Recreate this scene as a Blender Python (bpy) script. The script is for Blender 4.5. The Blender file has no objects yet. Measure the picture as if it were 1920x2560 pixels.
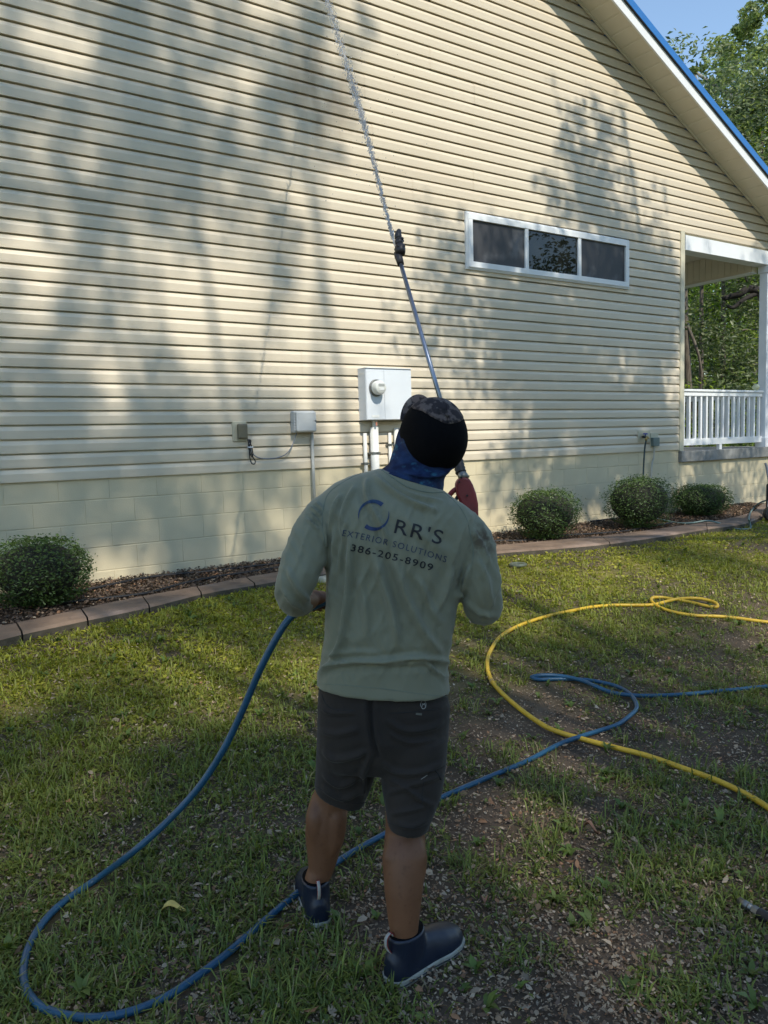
import bpy, bmesh, math, random
import numpy as np
from mathutils import Vector, Matrix
from mathutils.bvhtree import BVHTree
random.seed(7); RNG = np.random.default_rng(11)
SC = bpy.context.scene; COL = SC.collection

# ------------------------------------------------------------------ camera
F = 1923.0                                   # focal length in photo pixels (photo 1920 x 2560)
RT = np.array([0.83281738, -0.55276979, -0.02933878])
UP = np.array([0.07516228, 0.06041285, 0.9953396])
FW = np.array([0.54842123, 0.83114129, -0.09186031])
CAM = np.array([0.0, 0.0, 1.5])
cd = bpy.data.cameras.new("camera"); cam = bpy.data.objects.new("camera", cd); COL.objects.link(cam)
cd.sensor_fit = 'VERTICAL'; cd.sensor_height = 24.0; cd.lens = 24.0 * F / 2560.0
cd.clip_start = 0.05; cd.clip_end = 600
cam.matrix_world = Matrix(((RT[0], UP[0], -FW[0], 0), (RT[1], UP[1], -FW[1], 0), (RT[2], UP[2], -FW[2], 1.5), (0, 0, 0, 1)))
SC.camera = cam
# ------------------------------------------------------------------ light
SUN = np.array([-0.06, -1.0, 1.08]); SUN /= np.linalg.norm(SUN)       # towards the sun
SKY_STRENGTH = 0.15; SUN_STRENGTH = 2.5; EXPOSURE = 0.85
w = bpy.data.worlds.new("World"); SC.world = w; w.use_nodes = True
nt = w.node_tree; nt.nodes.clear()
sky = nt.nodes.new("ShaderNodeTexSky"); sky.sky_type = 'NISHITA'; sky.sun_disc = False
sky.sun_elevation = math.asin(SUN[2]); sky.sun_rotation = math.atan2(SUN[0], SUN[1])
sky.air_density = 1.0; sky.dust_density = 0.0; sky.ozone_density = 3.0
bg = nt.nodes.new("ShaderNodeBackground"); bg.inputs[1].default_value = SKY_STRENGTH
out = nt.nodes.new("ShaderNodeOutputWorld")
nt.links.new(sky.outputs[0], bg.inputs[0]); nt.links.new(bg.outputs[0], out.inputs[0])
sl = bpy.data.lights.new("sun", 'SUN'); sl.energy = SUN_STRENGTH; sl.angle = math.radians(0.53); sl.color = (1.0, 0.98, 0.955)
so = bpy.data.objects.new("sun", sl); COL.objects.link(so)
so.rotation_euler = Vector(SUN).to_track_quat('Z', 'Y').to_euler(); so.location = (0, -20, 25)
SC.view_settings.view_transform = 'Standard'; SC.view_settings.look = 'None'
SC.view_settings.exposure = EXPOSURE; SC.view_settings.gamma = 1.0; SC.view_settings.use_curve_mapping = False
SC.view_settings.use_white_balance = True; SC.view_settings.white_balance_temperature = 7300; SC.view_settings.white_balance_tint = 6    # the phone's shade-biased white balance

# ------------------------------------------------------------------ helpers
def ray(x, y): return (x - 960) / F * RT - (y - 1280) / F * UP + FW
def at(x, y, t): return CAM + ray(x, y) * t                # point seen at photo pixel x, y at axial depth t
WY = 6.713                                                  # plane of the siding's drip edges
def wallp(x, y, Y=WY):
    d = ray(x, y); return CAM + d * (Y / d[1])
def smooth(a): a = np.clip(a, 0, 1); return a * a * (3 - 2 * a)
def ground_z(x, y): return 0.315 * smooth((np.asarray(y, float) - 1.7) / 4.1)
def gnd(x, y, lift=0.0, plane=None):
    d = ray(x, y); z = 0.0 if plane is None else plane
    for _ in range(40):
        P = CAM + d * ((z - CAM[2]) / d[2])
        if plane is not None: break
        z = float(ground_z(P[0], P[1])) + lift
    return P

def tag(o, label=None, cat=None, group=None, kind=None):
    if label: o["label"] = label
    if cat: o["category"] = cat
    if group: o["group"] = group
    if kind: o["kind"] = kind
    return o
def empty(name, loc=(0, 0, 0), label=None, cat=None, group=None, kind=None):
    o = bpy.data.objects.new(name, None); COL.objects.link(o); o.location = Vector([float(c) for c in loc]); o.empty_display_size = .1
    return tag(o, label, cat, group, kind)
def link_mesh(name, me, mat, parent=None):
    o = bpy.data.objects.new(name, me); COL.objects.link(o)
    if mat and not me.materials: me.materials.append(mat)
    if parent:
        o.parent = parent
        ploc = parent.location if parent.parent is None else parent.location + parent.parent.location
        if parent.type == 'EMPTY' or parent.get("_off"): o.matrix_parent_inverse = Matrix.Translation(-ploc)
    return o
def mesh(name, vs, fs, mat, parent=None, sm=False, col=None):
    me = bpy.data.meshes.new(name); me.from_pydata([tuple(map(float, v)) for v in vs], [], [tuple(map(int, f)) for f in fs]); me.update()
    if sm: me.polygons.foreach_set("use_smooth", [True] * len(me.polygons))
    return link_mesh(name, me, mat, parent)
def fast_mesh(name, V, quads=None, tris=None, mat=None, parent=None, col=None, sm=False):
    """V (n,3) array, index arrays; col (n,3) point colours"""
    me = bpy.data.meshes.new(name); V = np.asarray(V, np.float32)
    nq = 0 if quads is None else len(quads); ntt = 0 if tris is None else len(tris)
    me.vertices.add(len(V)); me.vertices.foreach_set("co", V.ravel())
    loops = []; 
    if nq: loops.append(np.asarray(quads).ravel())
    if ntt: loops.append(np.asarray(tris).ravel())
    lp = np.concatenate(loops).astype(np.int32)
    me.loops.add(len(lp)); me.loops.foreach_set("vertex_index", lp)
    st = np.concatenate([np.arange(nq) * 4, nq * 4 + np.arange(ntt) * 3]).astype(np.int32)
    me.polygons.add(nq + ntt); me.polygons.foreach_set("loop_start", st)
    if sm: me.polygons.foreach_set("use_smooth", np.ones(nq + ntt, bool))
    me.update(calc_edges=True); me.validate()
    if col is not None:
        a = me.attributes.new("col", 'FLOAT_COLOR', 'POINT')
        c4 = np.ones((len(V), 4), np.float32); c4[:, :3] = col; a.data.foreach_set("color", c4.ravel())
    return link_mesh(name, me, mat, parent)

class MB:
    """collects shapes for one mesh"""
    def __init__(s): s.v = []; s.f = []
    def add(s, vs, fs):
        n = len(s.v); s.v += [tuple(map(float, v)) for v in vs]; s.f += [tuple(i + n for i in f) for f in fs]; return s
    def box(s, a, b):
        x0, y0, z0 = a; x1, y1, z1 = b
        return s.add([(x0, y0, z0), (x1, y0, z0), (x1, y1, z0), (x0, y1, z0), (x0, y0, z1), (x1, y0, z1), (x1, y1, z1), (x0, y1, z1)],
                     [(0, 3, 2, 1), (4, 5, 6, 7), (0, 1, 5, 4), (1, 2, 6, 5), (2, 3, 7, 6), (3, 0, 4, 7)])
    def prism(s, poly, axis, d):
        """poly of 3-D points, extruded by vector d"""
        n = len(poly); d = np.array(d, float); p = [np.array(q, float) for q in poly]
        return s.add(p + [q + d for q in p], [tuple(range(n - 1, -1, -1)), tuple(range(n, 2 * n))] + [(i, (i + 1) % n, n + (i + 1) % n, n + i) for i in range(n)])
    def tube(s, pts, rad, n=10, caps=True, flat=1.0):
        P = [np.array(p, float) for p in pts]; R = rad if hasattr(rad, '__len__') else [rad] * len(P)
        T = [P[min(i + 1, len(P) - 1)] - P[max(i - 1, 0)] for i in range(len(P))]
        T = [t / (np.linalg.norm(t) + 1e-12) for t in T]
        a = np.array([0, 0, 1.0]) if abs(T[0][2]) < .9 else np.array([1.0, 0, 0])
        N = np.cross(T[0], a); N /= np.linalg.norm(N); vs = []; fs = []
        for i in range(len(P)):
            N = N - T[i] * (N @ T[i]); N /= np.linalg.norm(N) + 1e-12; B = np.cross(T[i], N)
            for k in range(n):
                an = 2 * math.pi * k / n; vs.append(P[i] + R[i] * (math.cos(an) * N + flat * math.sin(an) * B))
        for i in range(len(P) - 1):
            for k in range(n):
                fs.append((i * n + k, i * n + (k + 1) % n, (i + 1) * n + (k + 1) % n, (i + 1) * n + k))
        if caps: fs += [tuple(range(n - 1, -1, -1)), tuple(range((len(P) - 1) * n, len(P) * n))]
        return s.add(vs, fs)
    def loft(s, rings, caps=True):
        n = len(rings[0]); vs = [p for r in rings for p in r]; fs = []
        for i in range(len(rings) - 1):
            for k in range(n): fs.append((i * n + k, i * n + (k + 1) % n, (i + 1) * n + (k + 1) % n, (i + 1) * n + k))
        if caps: fs += [tuple(range(n - 1, -1, -1)), tuple(range((len(rings) - 1) * n, len(rings) * n))]
        return s.add(vs, fs)
    def ball(s, c, r, ax=None, nu=14, nv=10):
        c = np.array(c, float); r = np.array(r if hasattr(r, '__len__') else [r] * 3, float)
        A = np.eye(3) if ax is None else np.array(ax); vs = []; fs = []
        for j in range(1, nv):
            th = math.pi * j / nv
            for i in range(nu):
                ph = 2 * math.pi * i / nu
                vs.append(c + (r * np.array([math.sin(th) * math.cos(ph), math.sin(th) * math.sin(ph), math.cos(th)])) @ A)
        top = len(vs); vs.append(c + np.array([0, 0, r[2]]) @ A); vs.append(c - np.array([0, 0, r[2]]) @ A)
        for j in range(nv - 2):
            for i in range(nu): fs.append((j * nu + i, (j + 1) * nu + i, (j + 1) * nu + (i + 1) % nu, j * nu + (i + 1) % nu))
        for i in range(nu):
            fs.append((top, i, (i + 1) % nu)); b = (nv - 2) * nu; fs.append((top + 1, b + (i + 1) % nu, b + i))
        return s.add(vs, fs)
    def build(s, name, mat, parent=None, sm=False, bevel=0, seg=2):
        o = mesh(name, s.v, s.f, mat, parent, sm)
        bm = bmesh.new(); bm.from_mesh(o.data); bmesh.ops.recalc_face_normals(bm, faces=bm.faces)
        if bevel:
            ed = [e for e in bm.edges if len(e.link_faces) == 2 and e.calc_face_angle(0) > .5]
            bmesh.ops.bevel(bm, geom=ed, offset=bevel, segments=seg, affect='EDGES', profile=.5, clamp_overlap=True)
        bm.to_mesh(o.data); bm.free(); return o

def spline(pts, n=8, closed=False):
    P = [np.array(p, float) for p in pts]; o = []
    for i in range(len(P) - 1):
        p0, p1, p2, p3 = P[max(i - 1, 0)], P[i], P[i + 1], P[min(i + 2, len(P) - 1)]
        for k in range(n):
            t = k / n; o.append(.5 * ((2 * p1) + (-p0 + p2) * t + (2 * p0 - 5 * p1 + 4 * p2 - p3) * t * t + (-p0 + 3 * p1 - 3 * p2 + p3) * t ** 3))
    o.append(P[-1]); return o
def evaluated(o):
    bpy.context.view_layer.update(); dg = bpy.context.evaluated_depsgraph_get()
    me = bpy.data.meshes.new_from_object(o.evaluated_get(dg)); old = o.data
    o.modifiers.clear(); o.data = me; bpy.data.meshes.remove(old); return o
def remeshed(name, mb, mat, parent, voxel, sm_iter=6, fac=.5):
    o = mb.build(name, mat, parent, sm=True)
    m = o.modifiers.new("r", 'REMESH'); m.mode = 'VOXEL'; m.voxel_size = voxel; m.use_smooth_shade = True
    if sm_iter: s = o.modifiers.new("s", 'SMOOTH'); s.factor = fac; s.iterations = sm_iter
    evaluated(o)
    if not o.data.materials: o.data.materials.append(mat)
    o.data.polygons.foreach_set("use_smooth", [True] * len(o.data.polygons)); return o
def vnoise(x, y, seed=0):
    x = np.asarray(x, float); y = np.asarray(y, float); xi = np.floor(x).astype(int); yi = np.floor(y).astype(int); fx = x - xi; fy = y - yi
    def h(a, b):
        v = np.sin(a * 127.1 + b * 311.7 + seed * 74.7) * 43758.5453; return v - np.floor(v)
    fx = fx * fx * (3 - 2 * fx); fy = fy * fy * (3 - 2 * fy)
    return (h(xi, yi) * (1 - fx) + h(xi + 1, yi) * fx) * (1 - fy) + (h(xi, yi + 1) * (1 - fx) + h(xi + 1, yi + 1) * fx) * fy
def fbm(x, y, seed=0, o=4): return sum(vnoise(x * 2 ** k, y * 2 ** k, seed + k) * .5 ** k for k in range(o)) / sum(.5 ** k for k in range(o))

# ------------------------------------------------------------------ materials
def mat(name, c, c2=None, rough=.6, scale=8.0, bump=0.0, bscale=None, spec=.5, metal=0.0, detail=6, stretch=None, mixlo=.35, mixhi=.65, spots=None, sheen=0, coat=0, bdist=.01):
    m = bpy.data.materials.new(name); m.use_nodes = True; N = m.node_tree.nodes; L = m.node_tree.links; b = N["Principled BSDF"]
    b.inputs["Roughness"].default_value = rough; b.inputs["Metallic"].default_value = metal; b.inputs["Specular IOR Level"].default_value = spec
    if sheen: b.inputs["Sheen Weight"].default_value = sheen
    if coat: b.inputs["Coat Weight"].default_value = coat
    tc = N.new("ShaderNodeTexCoord"); mp = N.new("ShaderNodeMapping"); L.new(tc.outputs["Object"], mp.inputs[0])
    if stretch: mp.inputs["Scale"].default_value = stretch
    if c2 is None: c2 = tuple(v * .82 for v in c)
    nz = N.new("ShaderNodeTexNoise"); nz.inputs["Scale"].default_value = scale; nz.inputs["Detail"].default_value = detail
    L.new(mp.outputs[0], nz.inputs["Vector"])
    rp = N.new("ShaderNodeValToRGB"); rp.color_ramp.elements[0].position = mixlo; rp.color_ramp.elements[1].position = mixhi
    rp.color_ramp.elements[0].color = (*c2, 1); rp.color_ramp.elements[1].color = (*c, 1)
    L.new(nz.outputs["Fac"], rp.inputs[0]); last = rp.outputs[0]
    for sp in (spots or []):
        cs, sc, lo, hi, amt = sp
        n2 = N.new("ShaderNodeTexNoise"); n2.inputs["Scale"].default_value = sc; n2.inputs["Detail"].default_value = 5; L.new(mp.outputs[0], n2.inputs["Vector"])
        r2 = N.new("ShaderNodeMapRange"); r2.inputs[1].default_value = lo; r2.inputs[2].default_value = hi; r2.inputs[4].default_value = amt; L.new(n2.outputs["Fac"], r2.inputs[0])
        mx = N.new("ShaderNodeMix"); mx.data_type = 'RGBA'; L.new(r2.outputs[0], mx.inputs[0]); L.new(last, mx.inputs[6]); mx.inputs[7].default_value = (*cs, 1); last = mx.outputs[2]
    L.new(last, b.inputs["Base Color"])
    if bump:
        n3 = N.new("ShaderNodeTexNoise"); n3.inputs["Scale"].default_value = bscale or scale * 6; n3.inputs["Detail"].default_value = 6; L.new(mp.outputs[0], n3.inputs["Vector"])
        bp = N.new("ShaderNodeBump"); bp.inputs["Strength"].default_value = bump; bp.inputs["Distance"].default_value = bdist
        L.new(n3.outputs["Fac"], bp.inputs["Height"]); L.new(bp.outputs[0], b.inputs["Normal"])
    return m
def leafmat(name, transl=.3, rough=.5, spec=.4, gain=1.0):
    m = bpy.data.materials.new(name); m.use_nodes = True; N = m.node_tree.nodes; L = m.node_tree.links; b = N["Principled BSDF"]
    a = N.new("ShaderNodeAttribute"); a.attribute_name = "col"; b.inputs["Roughness"].default_value = rough; b.inputs["Specular IOR Level"].default_value = spec
    L.new(a.outputs["Color"], b.inputs["Base Color"])
    if transl:
        t = N.new("ShaderNodeBsdfTranslucent"); g = N.new("ShaderNodeVectorMath"); g.operation = 'MULTIPLY'; g.inputs[1].default_value = (1.25, 1.35, .6)
        L.new(a.outputs["Color"], g.inputs[0]); L.new(g.outputs[0], t.inputs[0])
        mx = N.new("ShaderNodeMixShader"); mx.inputs[0].default_value = transl; L.new(b.outputs[0], mx.inputs[1]); L.new(t.outputs[0], mx.inputs[2])
        L.new(mx.outputs[0], N["Material Output"].inputs[0])
    return m
M = {}
M['siding'] = mat('vinyl_siding', (.68, .587, .455), (.64, .55, .425), rough=.42, scale=2.2, bump=.06, bscale=60, spec=.45, stretch=(.5, 1, 4), spots=[((.50, .43, .31), 1.3, .55, .8, .35), ((.44, .35, .25), .8, .5, .8, .35)])
M['block'] = mat('painted_block', (.65, .56, .385), (.61, .52, .355), rough=.7, scale=3, bump=.25, bscale=90, spec=.25, bdist=.004, spots=[((.47, .44, .31), 1.7, .55, .8, .4)])
M['mortar'] = mat('painted_mortar', (.65, .56, .385), rough=.75, scale=5, bump=.2, bscale=80, bdist=.003)
M['trim_tan'] = mat('tan_trim', (.60, .55, .41), rough=.45, scale=4)
M['soffit'] = mat('soffit_vinyl', (.68, .62, .50), (.64, .58, .46), rough=.5, scale=3)
M['white'] = mat('white_paint', (.78, .79, .80), (.74, .75, .76), rough=.4, scale=5, bump=.03, bscale=40)
M['white_grey'] = mat('post_paint', (.70, .72, .76), (.66, .68, .72), rough=.5, scale=6, bump=.05, bscale=60)
M['roof'] = mat('blue_metal_roof', (.02, .16, .46), (.018, .14, .42), rough=.38, scale=4, spec=.5)
M['concrete'] = mat('slab_concrete', (.27, .27, .26), (.20, .20, .19), rough=.85, scale=9, bump=.3, bscale=90)
M['kerb'] = mat('red_concrete', (.215, .145, .10), (.155, .103, .072), rough=.8, scale=6, bump=.4, bscale=70, spots=[((.07, .05, .045), 5.5, .6, .7, .8), ((.34, .25, .21), 2.5, .52, .75, .6)])
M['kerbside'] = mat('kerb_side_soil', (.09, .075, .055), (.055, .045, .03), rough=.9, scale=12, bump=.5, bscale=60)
M['meter'] = mat('pale_grey_enamel', (.70, .73, .77), (.67, .70, .74), rough=.4, scale=5)
M['meter_plate'] = mat('label_white', (.82, .82, .80), rough=.5)
M['pvc'] = mat('grey_pvc', (.48, .47, .43), (.42, .41, .37), rough=.5, scale=10)
M['pvc_white'] = mat('white_pvc', (.74, .73, .70), (.68, .67, .63), rough=.45, scale=10)
M['junction'] = mat('grey_plastic_box', (.52, .53, .53), (.48, .49, .49), rough=.45, scale=8)
M['outlet'] = mat('brown_plastic', (.17, .15, .10), (.14, .12, .08), rough=.5, scale=8)
M['dark'] = mat('interior_shade_black', (.02, .02, .022), rough=.7)
M['black'] = mat('black_rubber', (.018, .018, .02), (.012, .012, .014), rough=.55, scale=20, bump=.1)
M['drip'] = mat('drip_hose_black', (.012, .012, .014), rough=.6, scale=20)
M['steel'] = mat('steel', (.26, .26, .25), (.18, .18, .17), rough=.45, metal=.9, scale=30)
M['brass'] = mat('brass', (.55, .40, .16), (.42, .3, .12), rough=.35, metal=.9, scale=30)
M['blue_plastic'] = mat('blue_plastic', (.03, .05, .30), rough=.4)
M['green_box'] = mat('grey_green_box', (.14, .19, .18), (.12, .16, .15), rough=.5, scale=12)
M['hose_green'] = mat('grey_green_hose', (.13, .20, .19), (.09, .14, .14), rough=.45, scale=20)
M['hose_dark'] = mat('dark_green_hose', (.03, .06, .07), rough=.45, scale=20)
M['hose_blue'] = mat('blue_hose', (.013, .085, .165), (.011, .068, .13), rough=.38, scale=14, spec=.5, bump=.08, bscale=120, spots=[((.03, .07, .12), 9, .6, .8, .5)])
M['hose_yellow'] = mat('yellow_hose', (.62, .40, .035), (.55, .34, .03), rough=.42, scale=14, bump=.06, bscale=120, spots=[((.10, .07, .03), 22, .66, .72, .8)])
M['wire'] = mat('cable', (.25, .26, .28), (.2, .2, .22), rough=.5)
M['ring'] = mat('grey_ring_plastic', (.16, .18, .13), (.12, .13, .09), rough=.6, scale=20)
M['stone'] = mat('pale_stone', (.42, .42, .34), (.30, .30, .24), rough=.9, scale=14, bump=.4)
M['globe'] = mat('cream_globe', (.72, .70, .45), rough=.35)
M['red'] = mat('red_plastic', (.26, .026, .028), (.20, .02, .023), rough=.45, scale=10, spec=.5, spots=[((.12, .02, .02), 14, .6, .75, .6)])
M['lance'] = mat('blue_steel_lance', (.25, .29, .37), (.19, .22, .28), rough=.3, metal=.8, scale=20)
M['nozzle'] = mat('nozzle_brown_black', (.035, .028, .03), (.02, .017, .018), rough=.45, scale=25)
M['skin'] = mat('tanned_skin', (.19, .085, .045), (.155, .068, .035), rough=.55, scale=9, bump=.12, bscale=140, spec=.35, bdist=.003, spots=[((.085, .036, .018), 55, .58, .72, .45)])
M['boot'] = mat('navy_rubber', (.010, .017, .036), (.007, .012, .027), rough=.42, scale=10, bump=.05, bscale=50, spots=[((.05, .053, .055), 7, .6, .85, .45)])
M['sole'] = mat('white_rubber_sole', (.40, .39, .34), (.28, .27, .22), rough=.7, scale=16)
M['tab'] = mat('white_tab', (.45, .43, .39), rough=.7)
M['tab_red'] = mat('red_tab', (.30, .03, .03), rough=.7)
M['shorts'] = mat('charcoal_shorts_cloth', (.034, .027, .0225), (.026, .0205, .0175), rough=.85, scale=9, bump=.25, bscale=420, spec=.2, bdist=.002, sheen=.1)
M['gaiter'] = mat('blue_pattern_gaiter', (.012, .034, .095), (.004, .010, .04), rough=.7, scale=22, mixlo=.4, mixhi=.6, spec=.2, stretch=(1, 1, 1.6), bump=.2, bscale=40, spots=[((.03, .16, .24), 30, .58, .68, .6)])
M['cap_mesh'] = mat('black_cap_mesh', (.0035, .0035, .0045), rough=.9, scale=30, spec=.1, bump=.3, bscale=400)
M['camo'] = mat('camo_cap_cloth', (.12, .092, .085), (.035, .028, .030), rough=.85, scale=34, mixlo=.46, mixhi=.53, spec=.15, detail=2, spots=[((.19, .16, .145), 42, .58, .64, .8), ((.018, .015, .016), 20, .58, .66, .9)])
M['hair'] = mat('black_hair', (.006, .005, .005), rough=.6)
M['print_black'] = mat('black_print', (.012, .012, .016), rough=.7)
M['print_blue'] = mat('slate_blue_print', (.030, .045, .085), rough=.7)
M['print_navy'] = mat('navy_print', (.016, .035, .11), (.03, .075, .13), rough=.7, scale=9)
M['print_grey'] = mat('grey_print', (.30, .29, .27), rough=.7)
M['bark'] = mat('tree_bark', (.17, .14, .11), (.09, .07, .055), rough=.95, scale=9, bump=.6, bscale=24, stretch=(3, 3, .6))
M['bark_pale'] = mat('pale_bark', (.34, .31, .27), (.18, .155, .13), rough=.95, scale=7, bump=.5, bscale=24, stretch=(3, 3, .7))
M['leaf'] = leafmat('tree_leaf', .45, .45)
M['leaf_gloss'] = leafmat('glossy_leaf', .2, .42, .4)
M['grass'] = leafmat('grass_blade', .3, .5, .35)
M['litter'] = leafmat('dead_leaf', .08, .75, .25)
M['soil'] = leafmat('soil', 0, .95, .15)

def add_stain(m, centre, r0, r1, col, amt, sc, lo, hi):
    """a patch of grime with a shape of its own round a place on the surface"""
    N = m.node_tree.nodes; L = m.node_tree.links; b = N["Principled BSDF"]; src = b.inputs["Base Color"].links[0].from_socket
    tc = N.new("ShaderNodeTexCoord"); vd = N.new("ShaderNodeVectorMath"); vd.operation = 'DISTANCE'; L.new(tc.outputs["Object"], vd.inputs[0]); vd.inputs[1].default_value = tuple(centre)
    mp = N.new("ShaderNodeMapping"); mp.inputs["Scale"].default_value = (1, 1, .3); L.new(tc.outputs["Object"], mp.inputs[0])
    nz = N.new("ShaderNodeTexNoise"); nz.inputs["Scale"].default_value = sc; nz.inputs["Detail"].default_value = 6; L.new(mp.outputs[0], nz.inputs["Vector"])
    mr = N.new("ShaderNodeMapRange"); mr.inputs[1].default_value = r0; mr.inputs[2].default_value = r1; mr.inputs[3].default_value = amt; mr.inputs[4].default_value = 0; L.new(vd.outputs["Value"], mr.inputs[0])
    n2 = N.new("ShaderNodeMapRange"); n2.inputs[1].default_value = lo; n2.inputs[2].default_value = hi; L.new(nz.outputs["Fac"], n2.inputs[0])
    mu = N.new("ShaderNodeMath"); mu.operation = 'MULTIPLY'; L.new(mr.outputs[0], mu.inputs[0]); L.new(n2.outputs[0], mu.inputs[1])
    mx = N.new("ShaderNodeMix"); mx.data_type = 'RGBA'; L.new(mu.outputs[0], mx.inputs[0]); L.new(src, mx.inputs[6]); mx.inputs[7].default_value = (*col, 1); L.new(mx.outputs[2], b.inputs["Base Color"])
add_stain(M['siding'], wallp(790, 235), .08, .62, (.40, .30, .20), .75, 6, .36, .62)
def shirt_mat(center_stain):
    m = mat('sage_shirt_cloth', (.205, .203, .142), (.19, .19, .131), rough=.75, scale=5, bump=.12, bscale=500, spec=.25, bdist=.002, sheen=.25, spots=[((.17, .18, .12), 3.5, .58, .85, .3)])
    N = m.node_tree.nodes; L = m.node_tree.links; b = N["Principled BSDF"]; src = b.inputs["Base Color"].links[0].from_socket
    tc = N.new("ShaderNodeTexCoord"); vd = N.new("ShaderNodeVectorMath"); vd.operation = 'DISTANCE'; L.new(tc.outputs["Object"], vd.inputs[0]); vd.inputs[1].default_value = tuple(center_stain)
    nz = N.new("ShaderNodeTexNoise"); nz.inputs["Scale"].default_value = 45; nz.inputs["Detail"].default_value = 6; L.new(tc.outputs["Object"], nz.inputs["Vector"])
    mr = N.new("ShaderNodeMapRange"); mr.inputs[1].default_value = .015; mr.inputs[2].default_value = .06; mr.inputs[3].default_value = 1; mr.inputs[4].default_value = 0; L.new(vd.outputs["Value"], mr.inputs[0])
    n2 = N.new("ShaderNodeMapRange"); n2.inputs[1].default_value = .42; n2.inputs[2].default_value = .6; L.new(nz.outputs["Fac"], n2.inputs[0])
    mu = N.new("ShaderNodeMath"); mu.operation = 'MULTIPLY'; L.new(mr.outputs[0], mu.inputs[0]); L.new(n2.outputs[0], mu.inputs[1])
    mx = N.new("ShaderNodeMix"); mx.data_type = 'RGBA'; L.new(mu.outputs[0], mx.inputs[0]); L.new(src, mx.inputs[6]); mx.inputs[7].default_value = (.075, .055, .035, 1)
    L.new(mx.outputs[2], b.inputs["Base Color"]); return m
def glass_mat(name, tint, rough=.02):
    m = bpy.data.materials.new(name); m.use_nodes = True; b = m.node_tree.nodes["Principled BSDF"]
    b.inputs["Base Color"].default_value = (*tint, 1); b.inputs["Roughness"].default_value = rough; b.inputs["Specular IOR Level"].default_value = .5; b.inputs["IOR"].default_value = 1.5
    return m
M['glass'] = glass_mat('dark_window_glass', (.012, .013, .012), .01)
M['screen'] = mat('insect_screen', (.055, .055, .06), (.04, .04, .045), rough=.55, scale=300, spec=.4, spots=[((.20, .20, .21), 3.2, .55, .75, .6), ((.5, .5, .5), 120, .72, .76, .7)])
def water_mat():
    m = bpy.data.materials.new("water"); m.use_nodes = True; N = m.node_tree.nodes; L = m.node_tree.links; b = N["Principled BSDF"]
    b.inputs["Base Color"].default_value = (.62, .64, .68, 1); b.inputs["Roughness"].default_value = .1; b.inputs["IOR"].default_value = 1.33; b.inputs["Transmission Weight"].default_value = .5
    t = N.new("ShaderNodeBsdfTransparent"); mx = N.new("ShaderNodeMixShader"); mx.inputs[0].default_value = .5
    L.new(t.outputs[0], mx.inputs[1]); L.new(b.outputs[0], mx.inputs[2]); L.new(mx.outputs[0], N["Material Output"].inputs[0]); return m
M['water'] = water_mat()

#==STRUCTURE==
# ------------------------------------------------------------------ house
house = empty("house", (3.4, 9, .3), "cream vinyl sided house with blue metal roof and painted block base", "house")
ZS = 1.257                       # bottom edge of the siding
E_ = .1143                       # one course
XC = 9.405                       # right end of the wall siding (corner trim)
SL = .495
def rake_z(x): return 1.5 + 5.156 - SL * (np.asarray(x, float) - 7.381)       # soffit meets the wall, right side
PEAK = 3.4; ZPK = float(rake_z(PEAK))
def xr(z): return 7.381 + (1.5 + 5.156 - z) / SL
def xl(z): return 2 * PEAK - xr(z)
XL0 = -4.6; XR0 = 12.05
prof = [(.0, .034), (.0, .002), (.018, .001), (.066, .0), (.075, .0035), (.1000, .0170), (.1008, .034)]      # (height, inset) one dutch-lap course
def siding_panel(z0, xa, xb, off, courses=2):
    pts = []
    for c in range(courses):
        for (h, i) in prof:
            pts.append((z0 + c * E_ + h, i))
    vs = []; fs = []
    for (z, i) in pts:
        a = max(xa, xl(z)) if z > 2.2 else xa; b = min(xb, xr(z)) if z > 2.2 else xb
        vs.append((a, WY - .004 + i + off, z)); vs.append((max(b, a), WY - .004 + i + off, z))
    for k in range(len(pts) - 1): fs.append((2 * k, 2 * k + 1, 2 * k + 3, 2 * k + 2))
    mesh("siding_panel", vs, fs, M['siding'], house)
ZB0 = 1.5 + 2.70                 # top of porch beam
row = 0; z = ZS
while z < ZPK - .15:
    xb = XC if z + .12 < ZB0 else xr(z) + .01
    xb = min(xb, XR0); xa = max(XL0, xl(z) if z > 3 else XL0)
    x = xa; rs = random.Random(row * 13 + 5); first = True; j = 0
    while x < xb - .02:
        ln = rs.uniform(.7, 3.6) if first else 3.66
        e = min(x + ln, xb);
        if xb - e < .35: e = xb
        siding_panel(z, x - (0 if first else .015), e, (.0 if j % 2 else .0030) + rs.uniform(0, .0007)); x = e; first = False; j += 1
    row += 1; z += 2 * E_
# gable wall behind the siding (one solid with the porch opening left free)
g = MB()
g.prism([(XL0, WY + .036, ZS - .02), (XC + .05, WY + .036, ZS - .02), (XC + .05, WY + .036, ZB0), (float(xr(ZB0)) , WY + .036, ZB0), (PEAK, WY + .036, ZPK), (float(xl(2.2)) + .2, WY + .036, 2.3), (XL0, WY + .036, 2.3)], 'y', (0, .16, 0))
g.build("gable_wall", M['trim_tan'], house)
g = MB(); g.box((XC - .12, WY + .20, ZS - .05), (XC + .05, 12.4, 4.3)); g.build("porch_side_wall", M['siding'], house)
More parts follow.
